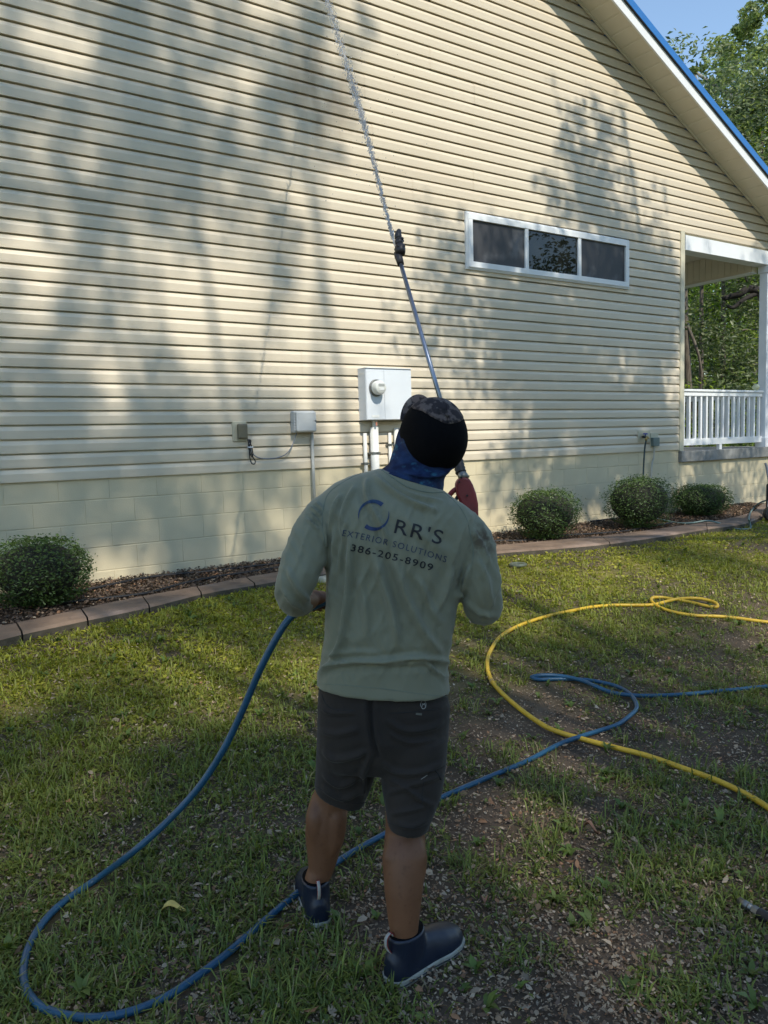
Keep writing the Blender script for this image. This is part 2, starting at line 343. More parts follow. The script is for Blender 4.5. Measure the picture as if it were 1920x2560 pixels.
# foundation blocks
BX, BH = .4064, .2032
YB = WY + .022
ztops = 1.5 - .242 - .012; zjoint = [1.5 - .242 - .0 - (.2032 * k) for k in range(7)]
z_first = float(wallp(0, 1265)[2])                                   # first mortar line seen under the siding
bev = .002
def block_mesh(w, h):
    b = MB(); b.box((0, 0, 0), (w, .12, h)); me = b.build("foundation_block", M['block'], None, bevel=bev, seg=1); d = me.data; bpy.data.objects.remove(me); return d
cache = {}
bx0 = float(wallp(8.7, 1232)[0])
k = -1
for k in range(-1, 5):
    zt = z_first - k * BH; zb = zt - BH
    if k == -1: zb = z_first; zt = ZS + .01
    if zb < .16: zb = .12
    off = bx0 + (0 if (k % 2 == 1) else BX / 2)
    n0 = int(math.floor((XL0 - off) / BX)); x = off + n0 * BX
    while x < XR0 - .1:
        for (a, b) in ([(x, min(x + BX, 9.42)), (9.42, x + BX)] if x < 9.42 < x + BX else [(x, min(x + BX, XR0))]):
            zt2 = zt if (a < 9.41 or k >= 0) else 1.5 - .418
            a2 = max(a, XL0)
            if b - a2 < .04: continue
            key = (round(b - a2, 3), round(zt2 - zb, 3))
            if key not in cache: cache[key] = block_mesh(b - a2 - .0006, zt2 - zb - .009)
            o = link_mesh("foundation_block", cache[key], None, house); o.matrix_parent_inverse = Matrix.Identity(4)
            o.location = Vector((a2 + .0003, YB + random.uniform(-.0008, .0008), zb + .0045)) - house.location
        x += BX
g = MB(); g.box((XL0, YB + .0035, .05), (9.42, YB + .2, ZS)); g.box((9.42, YB + .0036, .05), (XR0, YB + .2, 1.5 - .42)); g.build("mortar_joints", M['mortar'], house)
# corner trim
g = MB(); g.box((XC, WY - .012, ZS - .02), (XC + .085, WY + .03, ZB0 + .04)); g.box((XC + .085, WY - .008, ZS - .02), (XC + .095, WY + .2, ZB0 - .2)); g.build("corner_trim", M['trim_tan'], house, bevel=.003)
g = MB(); g.box((XL0 - .09, WY - .012, ZS - .02), (XL0, WY + .03, 2.4)); g.build("corner_trim", M['trim_tan'], house, bevel=.003)
# rake: soffit boards, fascia, roof edge
OV = .355
def rake_strip(name, y0, y1, d0, d1, m, xa, xb, side=1, off=0.0):
    """sloped box along the rake between offsets d0..d1 normal-ish (vertical) from the soffit line"""
    g = MB(); q = []
    for (x, d) in ((xa, d0), (xb, d0), (xb, d1), (xa, d1)):
        X = x if side > 0 else 2 * PEAK - x
        q.append((X, y0, float(rake_z(x)) + d))
    g.prism(q, 'y', (0, y1 - y0, 0)); return g.build(name, m, house, bevel=0)
for side in (1, -1):
    x = PEAK
    while x < XR0 + .1:
        w = .19; e = x + w
        g = MB(); xa, xb2 = x + .002, e - .002; q = []
        for (xx, dz) in ((xa, 0), (xa + .006, -.004), (xb2 - .02, -.004), (xb2 - .014, 0), (xb2, 0), (xb2, .012), (xa, .012)):
            q.append((xx if side > 0 else 2 * PEAK - xx, WY - OV, float(rake_z(xx)) + dz))
        g.prism(q, 'y', (0, OV - .002, 0)); g.build("soffit_board", M['soffit'], house); x = e
    rake_strip("soffit_trim", WY - .035, WY - .013, -.024, -.005, M['soffit'], PEAK, XR0 + .1, side)
    rake_strip("fascia_board", WY - OV - .022, WY - OV, -.014, .150, M['white'], PEAK, XR0 + .12, side)
    rake_strip("roof_rake_trim", WY - OV - .05, WY - OV - .03, .125, .222, M['roof'], PEAK, XR0 + .14, side)
    rake_strip("shadow_gap_strip", WY - OV - .047, WY - OV + .02, .118, .1245, M['black'], PEAK, XR0 + .13, side)  # black strip painted in for the shadow gap between fascia and rake trim
    rake_strip("roof", WY - OV - .0295, 12.5, .15, .20, M['roof'], PEAK, XR0 + .16, side)
# window
wx0, wx1 = 5.595, 8.312; wz0, wz1 = 1.5 + 1.858, 1.5 + 2.476
win = mesh("window", [(wx0 + .05, WY - .012, wz0 + .05), (wx1 - .05, WY - .012, wz0 + .05), (wx1 - .05, WY - .012, wz1 - .05), (wx0 + .05, WY - .012, wz1 - .05)], [(0, 1, 2, 3)], M['dark'], house)  # black backing sheet, its colour stands in for the room's shade
def sub(o, p): o.parent = p; return o
def framebox(x0, x1, z0, z1, wd, yf, yb):
    g = MB(); g.box((x0, yf, z0), (x1, yb, z0 + wd)); g.box((x0, yf, z1 - wd), (x1, yb, z1)); g.box((x0, yf, z0 + wd), (x0 + wd, yb, z1 - wd)); g.box((x1 - wd, yf, z0 + wd), (x1, yb, z1 - wd)); return g
def wsub(mb, name, m, bevel=.003):
    o = mb.build(name, m, None, bevel=bevel); o.parent = win; o.matrix_parent_inverse = win.matrix_world.inverted() @ Matrix.Translation(Vector((0, 0, 0))); return o
bpy.context.view_layer.update()
wsub(framebox(wx0, wx1, wz0, wz1, .022, WY - .026, WY + .004), "outer_flange", M['white'])
wsub(framebox(wx0 + .022, wx1 - .022, wz0 + .022, wz1 - .022, .062, WY - .046, WY + .0), "frame", M['white'])
wsub(framebox(wx0 + .012, wx1 - .012, wz0 + .012, wz1 - .012, .012, WY - .034, WY - .02), "trim_bead", M['white'], 0)
px0 = wx0 + .084; px1 = wx1 - .084; pz0 = wz0 + .084; pz1 = wz1 - .084; th = (px1 - px0)
m1 = float(wallp(1312, 640)[0]); m2 = float(wallp(1444, 670)[0])
for mx in (m1, m2):
    g = MB(); g.box((mx - .026, WY - .040, pz0), (mx + .026, WY - .006, pz1)); wsub(g, "mullion", M['white'])
for (a, b, kind) in ((px0, m1 - .026, 'screen'), (m1 + .026, m2 - .026, 'glass'), (m2 + .026, px1, 'screen')):
    yy = WY - .020 if kind == 'screen' else WY - .016
    g = MB(); g.box((a + .001, yy, pz0 + .001), (b - .001, yy + .004, pz1 - .001)); wsub(g, "screen" if kind == 'screen' else "pane", M[kind], 0)
# porch ------------------------------------------------------------
XP0, XP1 = 9.425, 11.75
g = MB(); g.box((XP0, WY - .03, 1.5 - .418), (XR0 + .1, 14.5, 1.5 - .266)); g.build("porch_slab", M['concrete'], house, bevel=.008)
g = MB(); g.box((XC + .097, WY - .016, 1.5 + 2.488), (XR0, WY + .18, ZB0 - .012)); g.build("porch_beam", M['white'], house, bevel=.004)
g = MB(); g.box((11.42, WY + .181, 1.5 + 2.41), (11.56, 14.3, 1.5 + 2.78)); g.build("side_beam", M['soffit'], house)
y = WY + .19
while y < 11.5:                                                     # vertical boards on the inside of the side beam
    g = MB(); g.box((11.408, y, 1.5 + 2.432), (11.4199, y + .107, 1.5 + 2.774)); g.build("beam_board", M['soffit'], house, bevel=.003, seg=1); y += .111
g = MB(); g.box((11.398, WY + .19, 1.5 + 2.395), (11.57, 14.3, 1.5 + 2.4095)); g.build("beam_trim", M['white'], house)
y = WY + .19
while y < 10.0:
    g = MB(); g.box((XC + .06, y, 1.5 + 2.776), (11.56, y + .098, 1.5 + 2.79)); g.build("ceiling_board", M['soffit'], house, bevel=.003, seg=1); y += .101
# post, with base and cap
pw0, pw1 = 11.535, 11.69
g = MB(); g.box((pw0, WY - .005, 1.5 - .264), (pw1, WY + .125, 1.5 + 2.487)); post = g.build("porch_post", M['white_grey'], house, bevel=.006)
def hsub(mb, name, m, par, bevel=.003):
    o = mb.build(name, m, None, bevel=bevel); bpy.context.view_layer.update(); o.parent = par; o.matrix_parent_inverse = par.matrix_world.inverted(); return o
g = MB(); g.box((pw0 - .02, WY - .025, 1.5 - .2635), (pw1 + .02, WY + .145, 1.5 - .12)); hsub(g, "post_base", M['white_grey'], post)
g = MB(); g.box((pw0 - .018, WY - .022, 1.5 + 2.38), (pw1 + .018, WY + .143, 1.5 + 2.4868)); hsub(g, "post_cap", M['white_grey'], post)
# railing
zr = 1.5 - .265
def railing(p0, p1, par_name, n, yth=.045):
    p0 = np.array(p0); p1 = np.array(p1); d = p1 - p0; L = np.linalg.norm(d); d /= L; nrm = np.array([-d[1], d[0], 0])
    def bar(a, b, half, z0, z1):
        A = p0 + d * a; B = p0 + d * b; g = MB()
        g.prism([A - nrm * half + [0, 0, z0], B - nrm * half + [0, 0, z0], B + nrm * half + [0, 0, z0], A + nrm * half + [0, 0, z0]], 'z', (0, 0, z1 - z0)); return g
    rl = bar(0, L, .045, .835, .868).build(par_name, M['white'], house, bevel=.006)
    hsub(bar(0.002, L - .002, .028, .775, .833), "rail", M['white'], rl)
    hsub(bar(0, L, .026, .075, .168), "rail", M['white'], rl)
    for k in range(n):
        a = L * (k + .5) / n; hsub(bar(a - .018, a + .018, .0185, .169, .774), "baluster", M['white'], rl, 0)
    hsub(bar(L * .45, L * .45 + .06, .025, .0, .0745), "rail_foot", M['white'], rl, 0)
    return rl
railing((XC + .11, WY + .07, zr), (pw0 - .002, WY + .07, zr), "porch_railing", 15)
railing((pw0 + .12, WY + .24, zr), (pw0 + .12, 11.2, zr), "porch_railing", 30)
g = MB(); g.box((XC + .10, WY + .03, zr), (XC + .15, WY + .11, zr + .92)); g.build("rail_end_post", M['white'], house, bevel=.004)

# ------------------------------------------------------------------ ground
def mesh_grid(name, xs, ys, zf, colf, m, kind='structure'):
    X, Y = np.meshgrid(xs, ys); Z = zf(X, Y); V = np.stack([X, Y, Z], -1).reshape(-1, 3); nx = len(xs); ny = len(ys)
    i = np.arange(ny - 1)[:, None] * nx + np.arange(nx - 1)[None]; i = i.ravel(); q = np.stack([i, i + 1, i + nx + 1, i + nx], -1)
    return tag(fast_mesh(name, V, q, None, m, None, colf(X.ravel(), Y.ravel()), True), kind=kind)
DIRT = np.array([.105, .077, .056]); MOSS = np.array([.20, .185, .035]); GRN = np.array([.07, .075, .022])
def density(x, y):
    """0..1 grass cover of the lawn"""
    x = np.asarray(x, float); y = np.asarray(y, float)
    base = .36 + .40 * smooth((y - 2.2) / 3.2)
    u = x * RT[0] + y * RT[1]; t = x * FW[0] + y * FW[1]
    base = base - .12 * smooth((u + .02) / .35) * smooth((3.6 - t) / 1.2) - .12 * smooth((u - .3) / .6) * smooth((4.6 - t) / 1.4)
    return np.clip(base + 1.3 * (fbm(x * 1.7, y * 1.7, 3) - .5) + 1.0 * (fbm(x * 5, y * 5, 9) - .5), 0, 1)
def soilcol(x, y):
    n = fbm(x * 6, y * 6, 21)[:, None]; d = density(x, y)[:, None]; ms = smooth((fbm(x * 1.3, y * 1.3, 31) - .42) / .2)[:, None] * smooth((y - 2.6) / 2.2)[:, None]
    c = DIRT * (.55 + .9 * n); c = c * (1 - .5 * d) + GRN * (.6 + .8 * n) * .5 * d
    return c * (1 - .75 * ms) + MOSS * (.7 + .6 * n) * .75 * ms
def lawn_z(x, y): return ground_z(x, y) + .018 * (fbm(x * 2.2, y * 2.2, 5) - .5) + .022 * (fbm(x * 9, y * 9, 6) - .5) * .8
xs = np.arange(-4.5, 15.01, .06); ys = np.arange(-1.0, 6.72, .06)
mesh_grid("lawn", xs, ys, lawn_z, soilcol, M['soil'])
def rough_cols(x, y): return np.clip(.06 + .05 * (fbm(x * .4, y * .4, 3) - .3), .02, .2)[:, None] * np.array([1, 1.15, .4])
mesh_grid("ground", np.concatenate([np.linspace(-160, -8, 14), np.arange(-6, 20, 2), np.linspace(22, 160, 14)]), np.concatenate([np.linspace(-160, -8, 14), np.arange(-6, 20, 2), np.linspace(22, 160, 14)]), lambda x, y: -.12 + .3 * smooth((y - 1.7) / 4.4) - .06 * 0, rough_cols, M['soil'])
#==GARDEN==
# ------------------------------------------------------------------ edging and bed
ZK = .375                                                     # top of the edging stones
joints_front = [(-75, 1612), (55, 1580), (219, 1545), (373, 1513), (503, 1481), (637, 1458), (770, 1436), (905, 1419), (1060, 1401), (1240, 1380), (1525, 1356), (1768, 1320), (1878, 1301)]
joints_back = [(-95, 1582), (41, 1557), (203, 1522), (356, 1490), (492, 1466), (616, 1443), (745, 1421), (880, 1402), (1030, 1386), (1215, 1365), (1502, 1339.5), (1765, 1305), (1868, 1284)]
KF = [gnd(x, y, plane=ZK)[:2] for x, y in joints_front]; KB = [gnd(x, y, plane=ZK)[:2] for x, y in joints_back]
KF += [np.array([11.2, 6.30]), np.array([11.9, 6.64])]; KB += [np.array([11.1, 6.50]), np.array([11.7, 6.725])]
KF = [KF[0] + (KF[0] - KF[1]) * 3] + KF; KB = [KB[0] + (KB[0] - KB[1]) * 3] + KB
edging = empty("garden_edging", (5, 6, .3), "reddish concrete edging stones curving along the mulch bed", "garden edging")
kf_s = spline(KF, 8); kb_s = spline(KB, 8)
for i in range(len(KF) - 1):
    a = kf_s[i * 8:(i + 1) * 8 + 1]; b = kb_s[i * 8:(i + 1) * 8 + 1]; n = len(a); g = MB(); vs = []; fs = []
    sh = .006
    for k in range(n):
        f = np.array(a[k]); bb = np.array(b[k]); tdir = (np.array(a[min(k + 1, n - 1)]) - np.array(a[max(k - 1, 0)])); tdir /= np.linalg.norm(tdir)
        o = tdir * (sh if k == 0 else (-sh if k == n - 1 else 0)); f = f + o; bb = bb + o; jz = random.uniform(-.002, .002)
        vs += [(f[0], f[1], .12), (f[0], f[1], ZK - .018), (f[0] * .93 + bb[0] * .07, f[1] * .93 + bb[1] * .07, ZK + jz), (bb[0], bb[1], ZK + jz), (bb[0], bb[1], .12)]
    for k in range(n - 1):
        for q in range(4): fs.append((k * 5 + q, (k + 1) * 5 + q, (k + 1) * 5 + q + 1, k * 5 + q + 1))
    fs += [(0, 1, 2, 3, 4), tuple((n - 1) * 5 + q for q in (4, 3, 2, 1, 0))]
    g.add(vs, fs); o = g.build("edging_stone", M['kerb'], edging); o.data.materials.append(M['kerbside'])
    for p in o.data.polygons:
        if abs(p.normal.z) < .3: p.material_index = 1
bed_s = kb_s
V = []; q = []
for k, p in enumerate(bed_s):
    for j in range(9):
        f = j / 8; x = p[0]; y = p[1] + .02 + (WY + .05 - p[1]) * f if p[1] < WY else p[1] + .01 * j
        V.append((x, y, ZK - .03 + .035 * f + .02 * (float(fbm(x * 7, y * 7, 4)) - .5)))
for k in range(len(bed_s) - 1):
    for j in range(8): a = k * 9 + j; q.append((a, a + 9, a + 10, a + 1))
V = np.array(V); nn = fbm(V[:, 0] * 12, V[:, 1] * 12, 8)[:, None]
tag(fast_mesh("mulch_bed", V, np.array(q), None, M['soil'], None, np.array([.055, .036, .026]) * (.5 + nn), True), kind='structure')
KBa = np.array(kb_s)
def bed_y(x): return np.interp(x, KBa[:, 0], KBa[:, 1])
def kerb_y(x): a = np.array(kf_s); return np.interp(x, a[:, 0], a[:, 1])
def bed_z(x, y): by = bed_y(x); return ZK - .03 + .035 * np.clip((y - by) / np.maximum(WY + .05 - by, .05), 0, 1)

# ------------------------------------------------------------------ leaf-card generators
def cards(P, size, asp, tilt, col, up=None, fold=.25, rng=RNG, nrm=None):
    """folded diamond leaves: 4 verts in two triangles; P (n,3) centres, size (n,) lengths; nrm optional mean normals"""
    n = len(P); a = rng.uniform(0, 2 * np.pi, n)
    if nrm is None:
        nv = np.stack([rng.normal(0, tilt, n), rng.normal(0, tilt, n), np.ones(n)], -1)
    else: nv = nrm + rng.normal(0, tilt, (n, 3))
    nv /= np.linalg.norm(nv, axis=1)[:, None]
    r = np.stack([np.cos(a), np.sin(a), np.zeros(n)], -1) + rng.normal(0, .2, (n, 3)); d = r - nv * (r * nv).sum(1)[:, None]; d /= np.linalg.norm(d, axis=1)[:, None]
    s = np.cross(nv, d); L = size[:, None] * .5; W = L * (asp[:, None] if hasattr(asp, '__len__') else asp)
    lift = nv * (L * fold)
    V = np.stack([P - d * L, P + s * W + lift - d * L * .1, P + d * L, P - s * W + lift - d * L * .1], 1).reshape(-1, 3)
    i = np.arange(n) * 4; T = np.concatenate([np.stack([i, i + 1, i + 2], -1), np.stack([i, i + 2, i + 3], -1)])
    return V, T, np.repeat(col, 4, axis=0)
def hexleaf(P, size, asp, tilt, col, rng=RNG):
    n = len(P); a = rng.uniform(0, 2 * np.pi, n); nv = np.stack([rng.normal(0, tilt, n), rng.normal(0, tilt, n), np.ones(n)], -1); nv /= np.linalg.norm(nv, axis=1)[:, None]
    r = np.stack([np.cos(a), np.sin(a), np.zeros(n)], -1); d = r - nv * (r * nv).sum(1)[:, None]; d /= np.linalg.norm(d, axis=1)[:, None]; s_ = np.cross(nv, d)
    L = (size * .5)[:, None]; W = L * asp[:, None]; cu = rng.uniform(-.25, .5, n)[:, None] * L; fo = rng.uniform(-.2, .45, n)[:, None] * L; w1 = rng.uniform(.75, 1.1, (n, 1)); w2 = rng.uniform(.55, .95, (n, 1))
    V = np.stack([P - d * L + nv * cu, P - d * L * .35 + s_ * W * w1 + nv * fo, P + d * L * .4 + s_ * W * w2 + nv * fo, P + d * L + nv * cu * .8, P + d * L * .4 - s_ * W * w2 + nv * fo, P - d * L * .35 - s_ * W * w1 + nv * fo], 1).reshape(-1, 3)
    V[:, 2] = np.maximum(V[:, 2], np.repeat(P[:, 2], 6) - .004); i = np.arange(n) * 6
    T = np.concatenate([np.stack([i, i + 1, i + 5], -1), np.stack([i + 1, i + 2, i + 3], -1), np.stack([i + 3, i + 4, i + 5], -1), np.stack([i + 1, i + 3, i + 5], -1)])
    return V, T, np.repeat(col, 6, axis=0)
def blades(P, ang, length, width, lean, col):
    n = len(P); d = np.stack([np.cos(ang), np.sin(ang), np.zeros(n)], -1); s = np.stack([-np.sin(ang), np.cos(ang), np.zeros(n)], -1) * width[:, None] * .5
    h1 = length * .55 * np.cos(lean * .55); o1 = length * .55 * np.sin(lean * .55)
    l2 = lean * 1.45; h2 = h1 + length * .45 * np.cos(l2); o2 = o1 + length * .45 * np.sin(l2); z = np.array([0, 0, 1.0])
    m = P + d * o1[:, None] + z * h1[:, None]; tp = P + d * o2[:, None] + z * np.maximum(h2, .004)[:, None]
    V = np.stack([P - s * .7, P + s * .7, m + s, m - s, tp], 1).reshape(-1, 3); i = np.arange(n) * 5
    return V, np.stack([i, i + 1, i + 2, i + 3], -1), np.stack([i + 3, i + 2, i + 4], -1), np.repeat(col, 5, axis=0)
#==LAWNHOSE==
# ------------------------------------------------------------------ hoses on the lawn
HC = at(796, 1512, 2.40); HA = at(822, 1500, 2.44) - at(735, 1536, 2.36)          # where the left hand grips the hose
def part(mb, name, m, par, bevel=.003, sm=False): return mb.build(name, m, par, sm=sm, bevel=bevel)
def hose(name, pts, r, m, label, cat="hose", n=10, ns=10, par=None):
    g = MB(); g.tube(spline(pts, ns), r, n); o = g.build(name, m, par, sm=True); return tag(o, label, cat) if par is None else o
def z7(x, y): return (1200 + x / 2.304, 1450 + y / 2.304)
def z8(x, y): return (960 + x / 1.728, 1300 + y / 1.728)
def gp(p, dz=.020): return gnd(p[0], p[1], dz)
ha = HA / np.linalg.norm(HA)
pts = [at(905, 1490, 2.52), at(850, 1496, 2.48), HC + ha * .055, HC, HC - ha * .05, at(728, 1542, 2.36), at(695, 1588, 2.36), at(652, 1670, 2.38), at(600, 1790, 2.42), at(555, 1880, 2.44), at(497, 1968, 2.46), at(420, 2052, 2.47), at(330, 2132, 2.46)]
pts += [gp(p) for p in ((245, 2195), (150, 2262), (92, 2328), (62, 2400), (64, 2468), (105, 2518), (180, 2541), (255, 2543), (340, 2525), (425, 2487), (505, 2432), (570, 2382), (650, 2312), (720, 2252), (780, 2205), (850, 2150), (920, 2108), (985, 2072), (1040, 2035))]
pts += [gp(z8(*p)) for p in ((235, 1205), (430, 1120), (620, 1040))] + [gp(z8(*p), .026) for p in ((760, 967), (850, 935))] + [gp(z8(*p)) for p in ((940, 907), (1010, 883), (1065, 843))]
pts += [gp(z7(*p)) for p in ((902, 738), (890, 690), (850, 645), (780, 610), (700, 590), (620, 576), (520, 570), (420, 571), (340, 573))] + [gp(z7(297, 561), .02)] + [gp(z7(*p), .034) for p in ((335, 550), (420, 549), (500, 558), (590, 580), (680, 618))] + [gp(z7(*p)) for p in ((760, 648), (850, 661), (950, 667), (1150, 660), (1400, 638), (1659, 612), (1900, 585))]
bh = hose("pressure_hose", pts, .0112, M['hose_blue'], "long blue hose from the man's left hand looping across the grass", n=12, ns=8)
yp = [(1900, 262), (1659, 243), (1500, 222), (1380, 210), (1250, 205), (1130, 188), (1040, 160), (990, 125), (995, 103), (1050, 100), (1120, 112), (1200, 125), (1300, 148), (1362, 156), (1362, 136), (1320, 118), (1240, 105), (1150, 108), (1080, 122), (1000, 142), (900, 145), (780, 145), (650, 155), (540, 175), (420, 200), (300, 235), (200, 275), (120, 325), (70, 390), (45, 450), (45, 520), (70, 585), (120, 645), (190, 710), (280, 780), (380, 845), (480, 885), (570, 910), (680, 940), (800, 970)]
hi = {17: .03, 18: .034, 19: .02, 15: .03, 14: .03, 16: .03}
ypts = [gp(z7(*p), hi.get(i, .020)) for i, p in enumerate(yp)] + [gp(p) for p in ((1620, 1890), (1712, 1922), (1799, 1954), (1886, 1997), (1960, 2048), (2060, 2120))]
yh = hose("air_hose", ypts, .0125, M['hose_yellow'], "yellow hose curling in a wide loop on the lawn at right", n=12, ns=8)
tp = gp(z7(70, 585)); td = gp(z7(100, 625)) - gp(z7(52, 545)); td /= np.linalg.norm(td)
g = MB(); g.tube([tp - td * .012, tp + td * .012], .0150, 12); o = g.build("tape_wrap", mat('tan_tape', (.45, .30, .10), rough=.7, scale=30), None); bpy.context.view_layer.update(); o.parent = yh; o.matrix_parent_inverse = yh.matrix_world.inverted()
# coupling at lower right
c0 = gnd(1848, 2252, .02); c1 = gnd(1900, 2284, .02); d = (c1 - c0); L_ = np.linalg.norm(d); d /= L_
cp = empty("hose_coupling", c0, "steel quick coupling on a black hose end at the lower right edge", "hose coupling")
g = MB(); g.tube([c0, c0 + d * L_ * .42, c0 + d * L_ * .44, c0 + d * L_ * .48, c0 + d * L_ * .5, c0 + d * L_ * .54, c0 + d * L_ * .56, c0 + d * L_ * .7], [.0125, .013, .011, .011, .0135, .0135, .011, .011], 14); part(g, "coupler", M['steel'], cp, 0, True)
g = MB(); g.tube([c0 + d * L_ * .68, c0 + d * L_ * .98], .0155, 6); part(g, "hex_nut", M['steel'], cp, .001)
g = MB(); g.tube(spline([c0 + d * L_ * .97, c0 + d * L_ * 1.2, c0 + d * L_ * 2.2 - [0, 0, .0], c0 + d * L_ * 4], 6), .0175, 12); part(g, "hose_end", M['black'], cp, 0, True)
HMASK = np.zeros((800, 350), bool)                                                   # grass is pressed aside under the hoses
for q_ in spline(pts, 20) + spline(ypts, 20):
    if q_[2] < float(ground_z(q_[0], q_[1])) + .06:
        i, j = int((q_[0] + 2) / .02), int(q_[1] / .02)
        if 1 < i < 798 and 1 < j < 348: HMASK[i, j] = True; HMASK[i - 1:i + 2, j - 1:j + 2] |= RNG.uniform(0, 1, (3, 3)) < .06
#==LAWNHOSE_END==
# ------------------------------------------------------------------ grass, weeds, litter
def lawn_points(n, pw=1.5, ymin=.75):
    out = []; c = 0
    while c < n:
        x = RNG.uniform(-1.9, 13.9, n * 2); y = RNG.uniform(ymin, 6.35, n * 2); t = x * FW[0] + y * FW[1]; u = x * RT[0] + y * RT[1]
        ok = (t > 1.0) & (np.abs(u) < t * .56 + .9) & (y < kerb_y(x) - .01) & (RNG.uniform(0, 1, n * 2) < np.minimum(1, (2.0 / t) ** pw))
        out.append(np.stack([x, y], -1)[ok]); c += ok.sum()
    p = np.concatenate(out)[:n]; ij = np.clip(((p - [-2, 0]) / .02).astype(int), 0, [799, 349]); return p[~HMASK[ij[:, 0], ij[:, 1]]]
gcol = lambda n, a, b: (np.array(a) + (np.array(b) - np.array(a)) * RNG.uniform(0, 1, n)[:, None]) * RNG.uniform(.75, 1.3, n)[:, None]
def sharp_density(p, s=12, seed=40): return density(p[:, 0], p[:, 1]) * (.45 + 1.1 * fbm(p[:, 0] * s, p[:, 1] * s, seed, 2))
# tufts
p = lawn_points(42000); p = p[RNG.uniform(0, 1, len(p)) < np.clip(sharp_density(p) * 1.25 - .12, 0, 1)]
nb = RNG.integers(4, 9, len(p)); idx = np.repeat(np.arange(len(p)), nb); b = p[idx] + RNG.normal(0, .012, (len(idx), 2))
z = lawn_z(b[:, 0], b[:, 1]) - .004
tsz = RNG.uniform(.6, 1.35, len(p)) * (.75 + .5 * vnoise(p[:, 0] * 1.5, p[:, 1] * 1.5, 60)) * (1 - .35 * smooth((p[:, 1] - 2.5) / 3)); ln = tsz[idx] * RNG.uniform(.03, .088, len(idx))
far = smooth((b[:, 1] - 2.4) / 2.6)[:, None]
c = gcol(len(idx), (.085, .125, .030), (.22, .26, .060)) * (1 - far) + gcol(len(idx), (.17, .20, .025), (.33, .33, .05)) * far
dead = RNG.uniform(0, 1, len(idx)) < .07; c[dead] = gcol(dead.sum(), (.20, .16, .08), (.30, .25, .14))
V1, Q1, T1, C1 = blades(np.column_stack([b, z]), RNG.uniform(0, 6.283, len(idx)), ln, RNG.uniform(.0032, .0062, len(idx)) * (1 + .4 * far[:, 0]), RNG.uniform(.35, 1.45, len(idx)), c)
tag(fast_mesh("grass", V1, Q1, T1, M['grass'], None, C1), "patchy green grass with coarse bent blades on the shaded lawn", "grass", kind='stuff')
# low broad-leaf weeds and clover
p = lawn_points(80000, 1.35); p = p[RNG.uniform(0, 1, len(p)) < np.clip(sharp_density(p, 9, 44) * 1.35, 0, 1)]
far = smooth((p[:, 1] - 2.4) / 2.6)[:, None]; n = len(p)
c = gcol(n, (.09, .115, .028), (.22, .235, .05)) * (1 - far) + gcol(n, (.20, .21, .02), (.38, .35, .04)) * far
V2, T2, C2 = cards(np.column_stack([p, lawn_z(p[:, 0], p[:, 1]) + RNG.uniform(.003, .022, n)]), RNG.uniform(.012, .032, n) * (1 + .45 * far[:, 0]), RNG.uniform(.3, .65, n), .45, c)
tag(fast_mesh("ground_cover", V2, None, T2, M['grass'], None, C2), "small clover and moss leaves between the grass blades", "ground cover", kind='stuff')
# rosettes
p = lawn_points(380, 1.2); k = RNG.integers(5, 9, len(p)); idx = np.repeat(np.arange(len(p)), k)
ang = RNG.uniform(0, 6.28, len(idx)); b = p[idx]; c = gcol(len(p), (.08, .13, .03), (.16, .21, .05))[idx] * RNG.uniform(.8, 1.2, len(idx))[:, None]
sz = RNG.uniform(.6, 1.4, len(p))[idx]
V3, Q3, T3, C3 = blades(np.column_stack([b, lawn_z(b[:, 0], b[:, 1]) + .004]), ang, sz * RNG.uniform(.03, .06, len(idx)), sz * RNG.uniform(.012, .02, len(idx)), RNG.uniform(.7, 1.35, len(idx)), c)
tag(fast_mesh("weeds", V3, Q3, T3, M['grass'], None, C3), "broad leaved weed rosettes scattered through the lawn", "weeds", kind='stuff')
# leaf litter
LCOL = np.array([[.24, .175, .125], [.34, .275, .215], [.38, .315, .25], [.14, .10, .08], [.28, .16, .10], [.36, .31, .26], [.09, .07, .06]])
def litter(name, p, z, size, label, tilt=.35, pr=(.2, .2, .15, .2, .1, .07, .08)):
    n = len(p); c = LCOL[RNG.choice(7, n, p=np.array(pr) / sum(pr))] * [1.08, 1.0, .88] * RNG.uniform(.65, 1.3, n)[:, None]
    V, T, C = hexleaf(np.column_stack([p, z]), size, RNG.uniform(.3, .75, n), tilt, c)
    return tag(fast_mesh(name, V, None, T, M['litter'], None, C), label, "leaf litter", kind='stuff')
p = lawn_points(190000, 1.75); d = density(p[:, 0], p[:, 1]); p = p[RNG.uniform(0, 1, len(p)) < np.clip(1.3 - .9 * d, .6, 1)]
litter("leaf_litter", p, lawn_z(p[:, 0], p[:, 1]) + RNG.uniform(.002, .02, len(p)), np.minimum(RNG.lognormal(-4.7, .5, len(p)), .042), "small brown and grey dead leaves littering the bare soil of the lawn")
x = RNG.uniform(-.5, 11.2, 36000); by = bed_y(x); y = by + (WY + .02 - by) * RNG.uniform(.02, 1, len(x)); ok = y < WY + .02
litter("mulch", np.column_stack([x, y])[ok], bed_z(x, y)[ok] + RNG.uniform(0, .03, ok.sum()), RNG.uniform(.012, .036, ok.sum()), "dark brown mulch chips and fallen leaves in the bed along the wall", .55, (.14, .03, .012, .4, .09, .012, .6))
